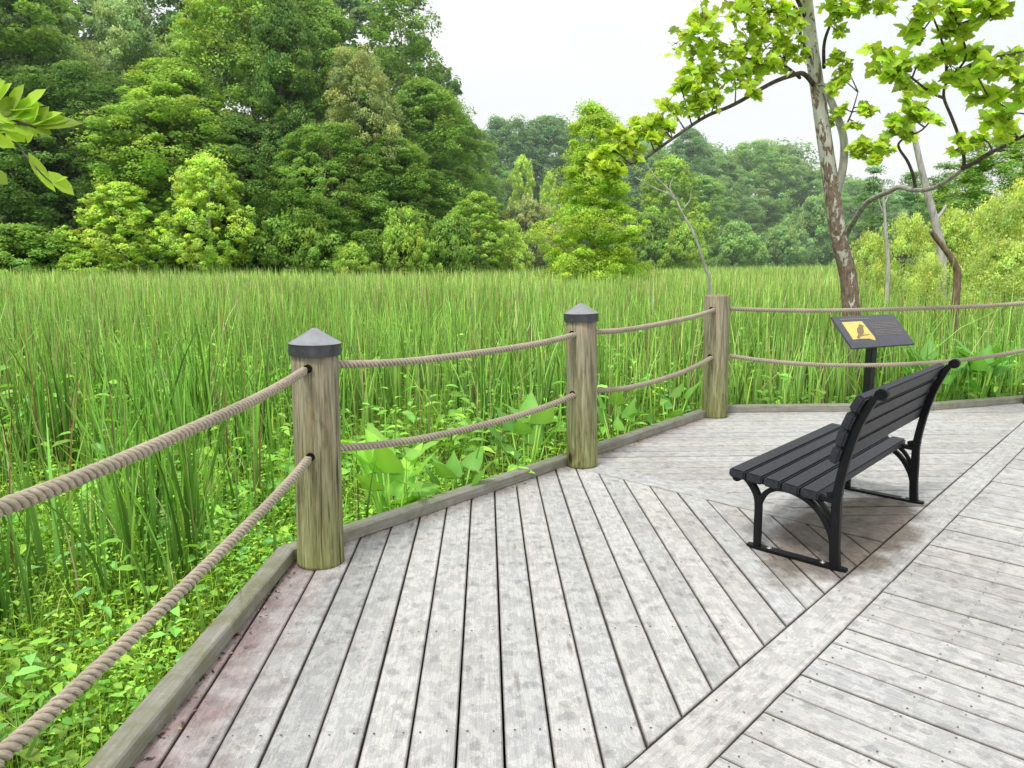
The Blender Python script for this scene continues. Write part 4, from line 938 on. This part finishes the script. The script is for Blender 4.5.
xy=field(5,40,30,1.9,2); k=(xy[:,0]>.78*xy[:,1]+3)&(xy[:,0]*UX+xy[:,1]*UY>0); xy=xy[k]; addp(blades(xy,rng.normal(1.15,.25,len(xy)),rng.uniform(.02,.04,len(xy)),3,reedtint(xy,MID,.2,.15),.15))
# seed stalks: thin, brownish, standing a little over the leaves
xy=field(4,30,1.5,.8,2); addp(blades(xy,rng.normal(1.48,.14,len(xy)),rng.uniform(.010,.020,len(xy))*np.clip(xy[:,1]/9,.8,2.2),3,np.ones((len(xy),3))*np.array([.20,.165,.10])*rng.uniform(.6,1.3,(len(xy),1)),.08))
xy=field(20,62,1.0,.78,2); addp(blades(xy,rng.normal(1.42,.10,len(xy)),rng.uniform(.03,.06,len(xy)),2,np.ones((len(xy),3))*np.array([.30,.29,.17])*rng.uniform(.7,1.3,(len(xy),1)),.08))
def merge(parts):
    V=[];F=[];C=[];T_=[];b=0
    for v,f,c,t in parts: V.append(v);F.append(f+b);C.append(c);T_.append(t); b+=len(v)
    return np.concatenate(V),np.concatenate(F),np.concatenate(C),np.concatenate(T_)
o=link('marsh_reeds',np_mesh('marsh_reeds',*merge(parts)),M_reed); tag(o,'dense bed of green cattail reeds filling the marsh','reeds',kind='stuff')

# ------------------------------------------------------------------ low growth along the deck
def herb_leaves(P,d,n,L_,wd,tint,fold=.18,arch=.3):
    N_=len(P); d=d/np.linalg.norm(d,axis=1,keepdims=True); n=n-d*np.sum(n*d,1,keepdims=True); n/=np.linalg.norm(n,axis=1,keepdims=True); s=np.cross(n,d)
    L_=L_[:,None]; wd=wd[:,None]; V=np.empty((N_,8,3))
    c1=P+d*L_*.33-n*L_*arch*.1; c2=P+d*L_*.68-n*L_*arch*.42; c3=P+d*L_-n*L_*arch
    V[:,0]=P; V[:,1]=c1+s*wd*.46+n*wd*fold; V[:,2]=c1; V[:,3]=c1-s*wd*.46+n*wd*fold
    V[:,4]=c2+s*wd*.36+n*wd*fold; V[:,5]=c2; V[:,6]=c2-s*wd*.36+n*wd*fold; V[:,7]=c3
    b=np.arange(N_)[:,None]*8
    F=np.concatenate([b+np.array([0,2,1]),b+np.array([0,3,2]),b+np.array([4,5,7]),b+np.array([5,6,7]),b+np.array([1,2,5,4]),b+np.array([2,3,6,5])],1).ravel()
    return V.reshape(-1,3),F,np.tile(np.array([3,3,3,3,4,4]),N_),np.repeat(tint,8,axis=0)
hparts=[]
def herbs(xy,hmin,hmax,nl,L0,L1,ratio,base,var=.2,up=.9):
    n=len(xy); H_=rng.uniform(hmin,hmax,n)
    ff=rng.normal(1,var,n)*(1+.2*lump(xy,2.0,3.)); hue=rng.normal(0,.1,n)
    for k in range(nl):
        z=GZ+H_*(.35+.65*(k+1)/nl)*rng.uniform(.85,1.05,n); az=rng.uniform(0,6.28,n)
        d=np.stack([np.cos(az),np.sin(az),rng.uniform(-.15,.5,n)],1)
        P=np.stack([xy[:,0],xy[:,1],z],1)+d*rng.uniform(0,.10,n)[:,None]
        nr=np.stack([rng.normal(0,.35,n),rng.normal(0,.35,n),np.full(n,up)],1); L_=rng.uniform(L0,L1,n)
        t=np.stack([base[0]*ff*(1+hue),base[1]*ff,base[2]*ff*(1-hue)],1)*(.38+.72*(k+1)/nl)*rng.uniform(.85,1.15,n)[:,None]  # lower leaves tinted darker as painted shade deep in the herbs
        hparts.append(herb_leaves(P,d,nr,L_,L_*ratio,np.clip(t,.01,.9)))
    hparts.append(blades(xy,H_,np.full(n,.005),2,np.ones((n,3))*np.array(base)*.7,.1))
def rim(dens,lo,hi,y0,y1):
    xy=field(y0,y1,dens,.95,2.0); d=dk_d(xy); k=(d>lo)&(d<hi); xy=xy[k]; d=d[k]; u=xy[:,0]*VX+xy[:,1]*VY; return xy[u>1.0]
xy=rim(150,.03,1.6,.3,5.5); xy=xy[lump(xy,1.6,8.)>-.35]; herbs(xy,.25,.62,10,.03,.07,.5,(.15,.28,.045))
xy=rim(210,.03,2.4,.3,6); xy=xy[lump(xy,2.1,4.)>-.25]; herbs(xy,.15,.55,10,.018,.045,.55,(.23,.36,.045))
xy=rim(14,.10,1.3,.3,5); herbs(xy,.35,.66,7,.06,.115,.42,(.12,.26,.07))
xy=rim(24,.03,3.5,4,9.5); herbs(xy,.15,.55,7,.06,.13,.5,(.13,.27,.04))
xy=field(5,16,15,.85,1); xy=xy[lump(xy,.9,6.)>-.1]; herbs(xy,.3,.95,6,.08,.20,.42,(.14,.29,.045))
xy=field(2,9,14,.9,1.5); herbs(xy,.2,.7,7,.05,.12,.45,(.17,.31,.045))
xy=rim(170,.02,1.5,.3,5); xy=xy[lump(xy,1.9,2.)>-.2]; herbs(xy,.3,.66,15,.014,.034,.5,(.20,.34,.05))
# fine bright grass along the timbers
xy=rim(900,.0,.9,.2,4.6); hparts.append(blades(xy,rng.uniform(.25,.62,len(xy)),rng.uniform(.003,.006,len(xy)),3,reedtint(xy,(.20,.33,.045),.25,.1),.55))
xy=rim(260,.0,2.5,.2,9); hparts.append(blades(xy,rng.uniform(.25,.75,len(xy)),rng.uniform(.004,.009,len(xy)),3,reedtint(xy,(.19,.32,.05),.25,.12),.45))
o=link('ground_cover',np_mesh('ground_cover',*merge(hparts)),M_herb); tag(o,'low leafy herbs and fine grass growing along the deck edge','herbs',kind='stuff')

# ------------------------------------------------------------------ broad-leaved arum plants
def arum(name,label,x,y_,n,L0,L1,hh,col_,seed,group):
    random.seed(seed); r=empty(name,(x,y_,GZ)); tag(r,label,'plant',group); V=[];F=[];C=[];TT=[]; stem=MB()
    for k in range(n):
        az=6.28*k/n*1.62+random.uniform(-.4,.4); rr=random.uniform(.05,.22); H_=hh*random.uniform(.6,1.05); L_=random.uniform(L0,L1)
        a=Vector((math.cos(az),math.sin(az),0)); p=a*rr+Vector((0,0,H_)); stem.tube([(0,0,-.02),a*rr*.5+Vector((0,0,H_*.6)),p],[.010,.008,.006],6)
        tilt=random.uniform(.2,2.6); d=a+Vector((0,0,tilt)); nr=Vector((0,0,1))-a*tilt+Vector((random.gauss(0,.25),random.gauss(0,.25),0)); f=random.uniform(.75,1.25)
        tint=(col_[0]*f*random.uniform(.9,1.15),col_[1]*f,col_[2]*f)
        dd=d.normalized(); nn=(nr-dd*nr.dot(dd)).normalized(); s=nn.cross(dd); b=len(V); m=8; arch=random.uniform(.05,.35)
        wp=[.62,.92,1.0,.94,.80,.60,.36,.14,0]; back=[-.16,-.03,.10,.25,.42,.58,.75,.90,1.0]
        for q,(wq,t) in enumerate(zip(wp,back)):
            c=p+dd*(L_*max(t,0 if q==0 else t))-nn*(arch*L_*max(t,0)**2); hw=L_*.33*wq; wav=.025*L_*math.sin(q*2.1+k)
            V+= [p if q==0 else c, c+s*hw+nn*(hw*.22+wav), c-s*hw+nn*(hw*.22-wav)]; TT+= [tuple(v*1.15 for v in tint),tint,tint]
        for q in range(m): e=b+q*3; F+= [e,e+3,e+4,e+1,e,e+2,e+5,e+3]; C+= [4,4]
    stem.build('stem',M_herb,r,True).data
    so_=[o_ for o_ in r.children if o_.name.startswith('stem')][0]; so_.color=(.2,.33,.06,1)
    me=np_mesh('leaves',V,F,C,np.array(TT),smooth=True); link('leaves',me,M_herb,r)
G6='broad-leaved plants along the deck edge'
AR=(.085,.20,.034)
arum('arum_plant','big broad-leaved plant just right of the nearest post',-.80,4.72,22,.22,.34,.80,(.14,.28,.045),1,G6)
arum('arum_plant','smaller broad-leaved plant against the timber, right of the big one by the nearest post',-.42,4.95,7,.16,.24,.80,AR,2,G6)
arum('arum_plant','broad-leaved plant standing left of the middle capped post',.12,5.75,10,.20,.30,.9,AR,3,G6)
arum('arum_plant','broad-leaved plant between the middle post and the uncapped post',1.0,6.75,7,.18,.26,.8,AR,4,G6)
arum('arum_plant','broad-leaved plant by the timber near the uncapped post',1.62,7.45,7,.18,.26,.75,AR,5,G6)
for k,(x,y_,lab) in enumerate([(4.95,8.45,'large-leaved plant behind the bench back, left of its neighbours'),(5.45,8.55,'large-leaved plant by the kerb at the right edge, front one'),(5.15,9.1,'large-leaved plant at the right edge, behind the front one'),(5.95,9.0,'large-leaved plant cut by the right edge of the view')]):
    arum('butterbur_plant',lab,x,y_,18,.22,.36,.92,(.09,.22,.045),20+k,'large-leaved plants at the right edge')

# ------------------------------------------------------------------ leaf litter and crumbs on the deck
random.seed(3); lt=MB()
def crumb(x,y_,s,c,mi=0):
    az=random.uniform(0,6.28); q=[(math.cos(az+a)*s*r_,math.sin(az+a)*s*r_) for a,r_ in ((0,1.4),(1.3,.5),(3.1,1.2),(4.6,.55))]
    lt.add([(x+a,y_+b,.0055+random.uniform(0,.006)) for a,b in q],[(0,1,2,3)],tint=c)
for k in range(200):
    t=random.uniform(.1,.99); x=K0[0]+(K1[0]-K0[0])*t+abs(random.gauss(.01,.035)); y_=K0[1]+(K1[1]-K0[1])*t
    f=random.uniform(.4,1.2); crumb(x,y_,random.uniform(.003,.012),random.choice([(.12*f,.06*f,.04*f),(.20*f,.12*f,.07*f),(.05*f,.04*f,.03*f),(.35*f,.28*f,.18*f)]))
for k in range(110):
    t=random.uniform(.02,.98); n=outn(K1,K2); o_=abs(random.gauss(.01,.03)); x=K1[0]+(K2[0]-K1[0])*t-n[0]*o_; y_=K1[1]+(K2[1]-K1[1])*t-n[1]*o_
    f=random.uniform(.4,1.2); crumb(x,y_,random.uniform(.004,.012),random.choice([(.14*f,.07*f,.05*f),(.22*f,.14*f,.08*f)]))
for k in range(45):
    u=random.uniform(.5,6); v=random.uniform(-.6,3.2); x,y_=UV(u,v); f=random.uniform(.6,1.2); crumb(x,y_,random.uniform(.002,.007),random.choice([(.75*f,.74*f,.7*f),(.15*f,.10*f,.07*f)]))
M_lit=N('litter'); M_lit.bsdf(M_lit.attr('tint'),.9,.1); o=lt.build('leaf_litter',M_lit.m); tag(o,'scattered crumbs of brown leaf litter along the kerb timbers','litter',kind='stuff')

# ------------------------------------------------------------------ light haze over the far end of the marsh
hz=MB(); hz.box((60,135,14),(560,166,60)); g=N('haze'); vs_=g.n('ShaderNodeVolumeScatter',Density=.0018,Color=(.86,.93,1,1)); g.t.links.new(vs_.outputs[0],g.out.inputs['Volume'])
o=hz.build('haze',g.m); tag(o,'thin pale haze hanging over the far end of the marsh','haze',kind='structure'); recalc(o.data)
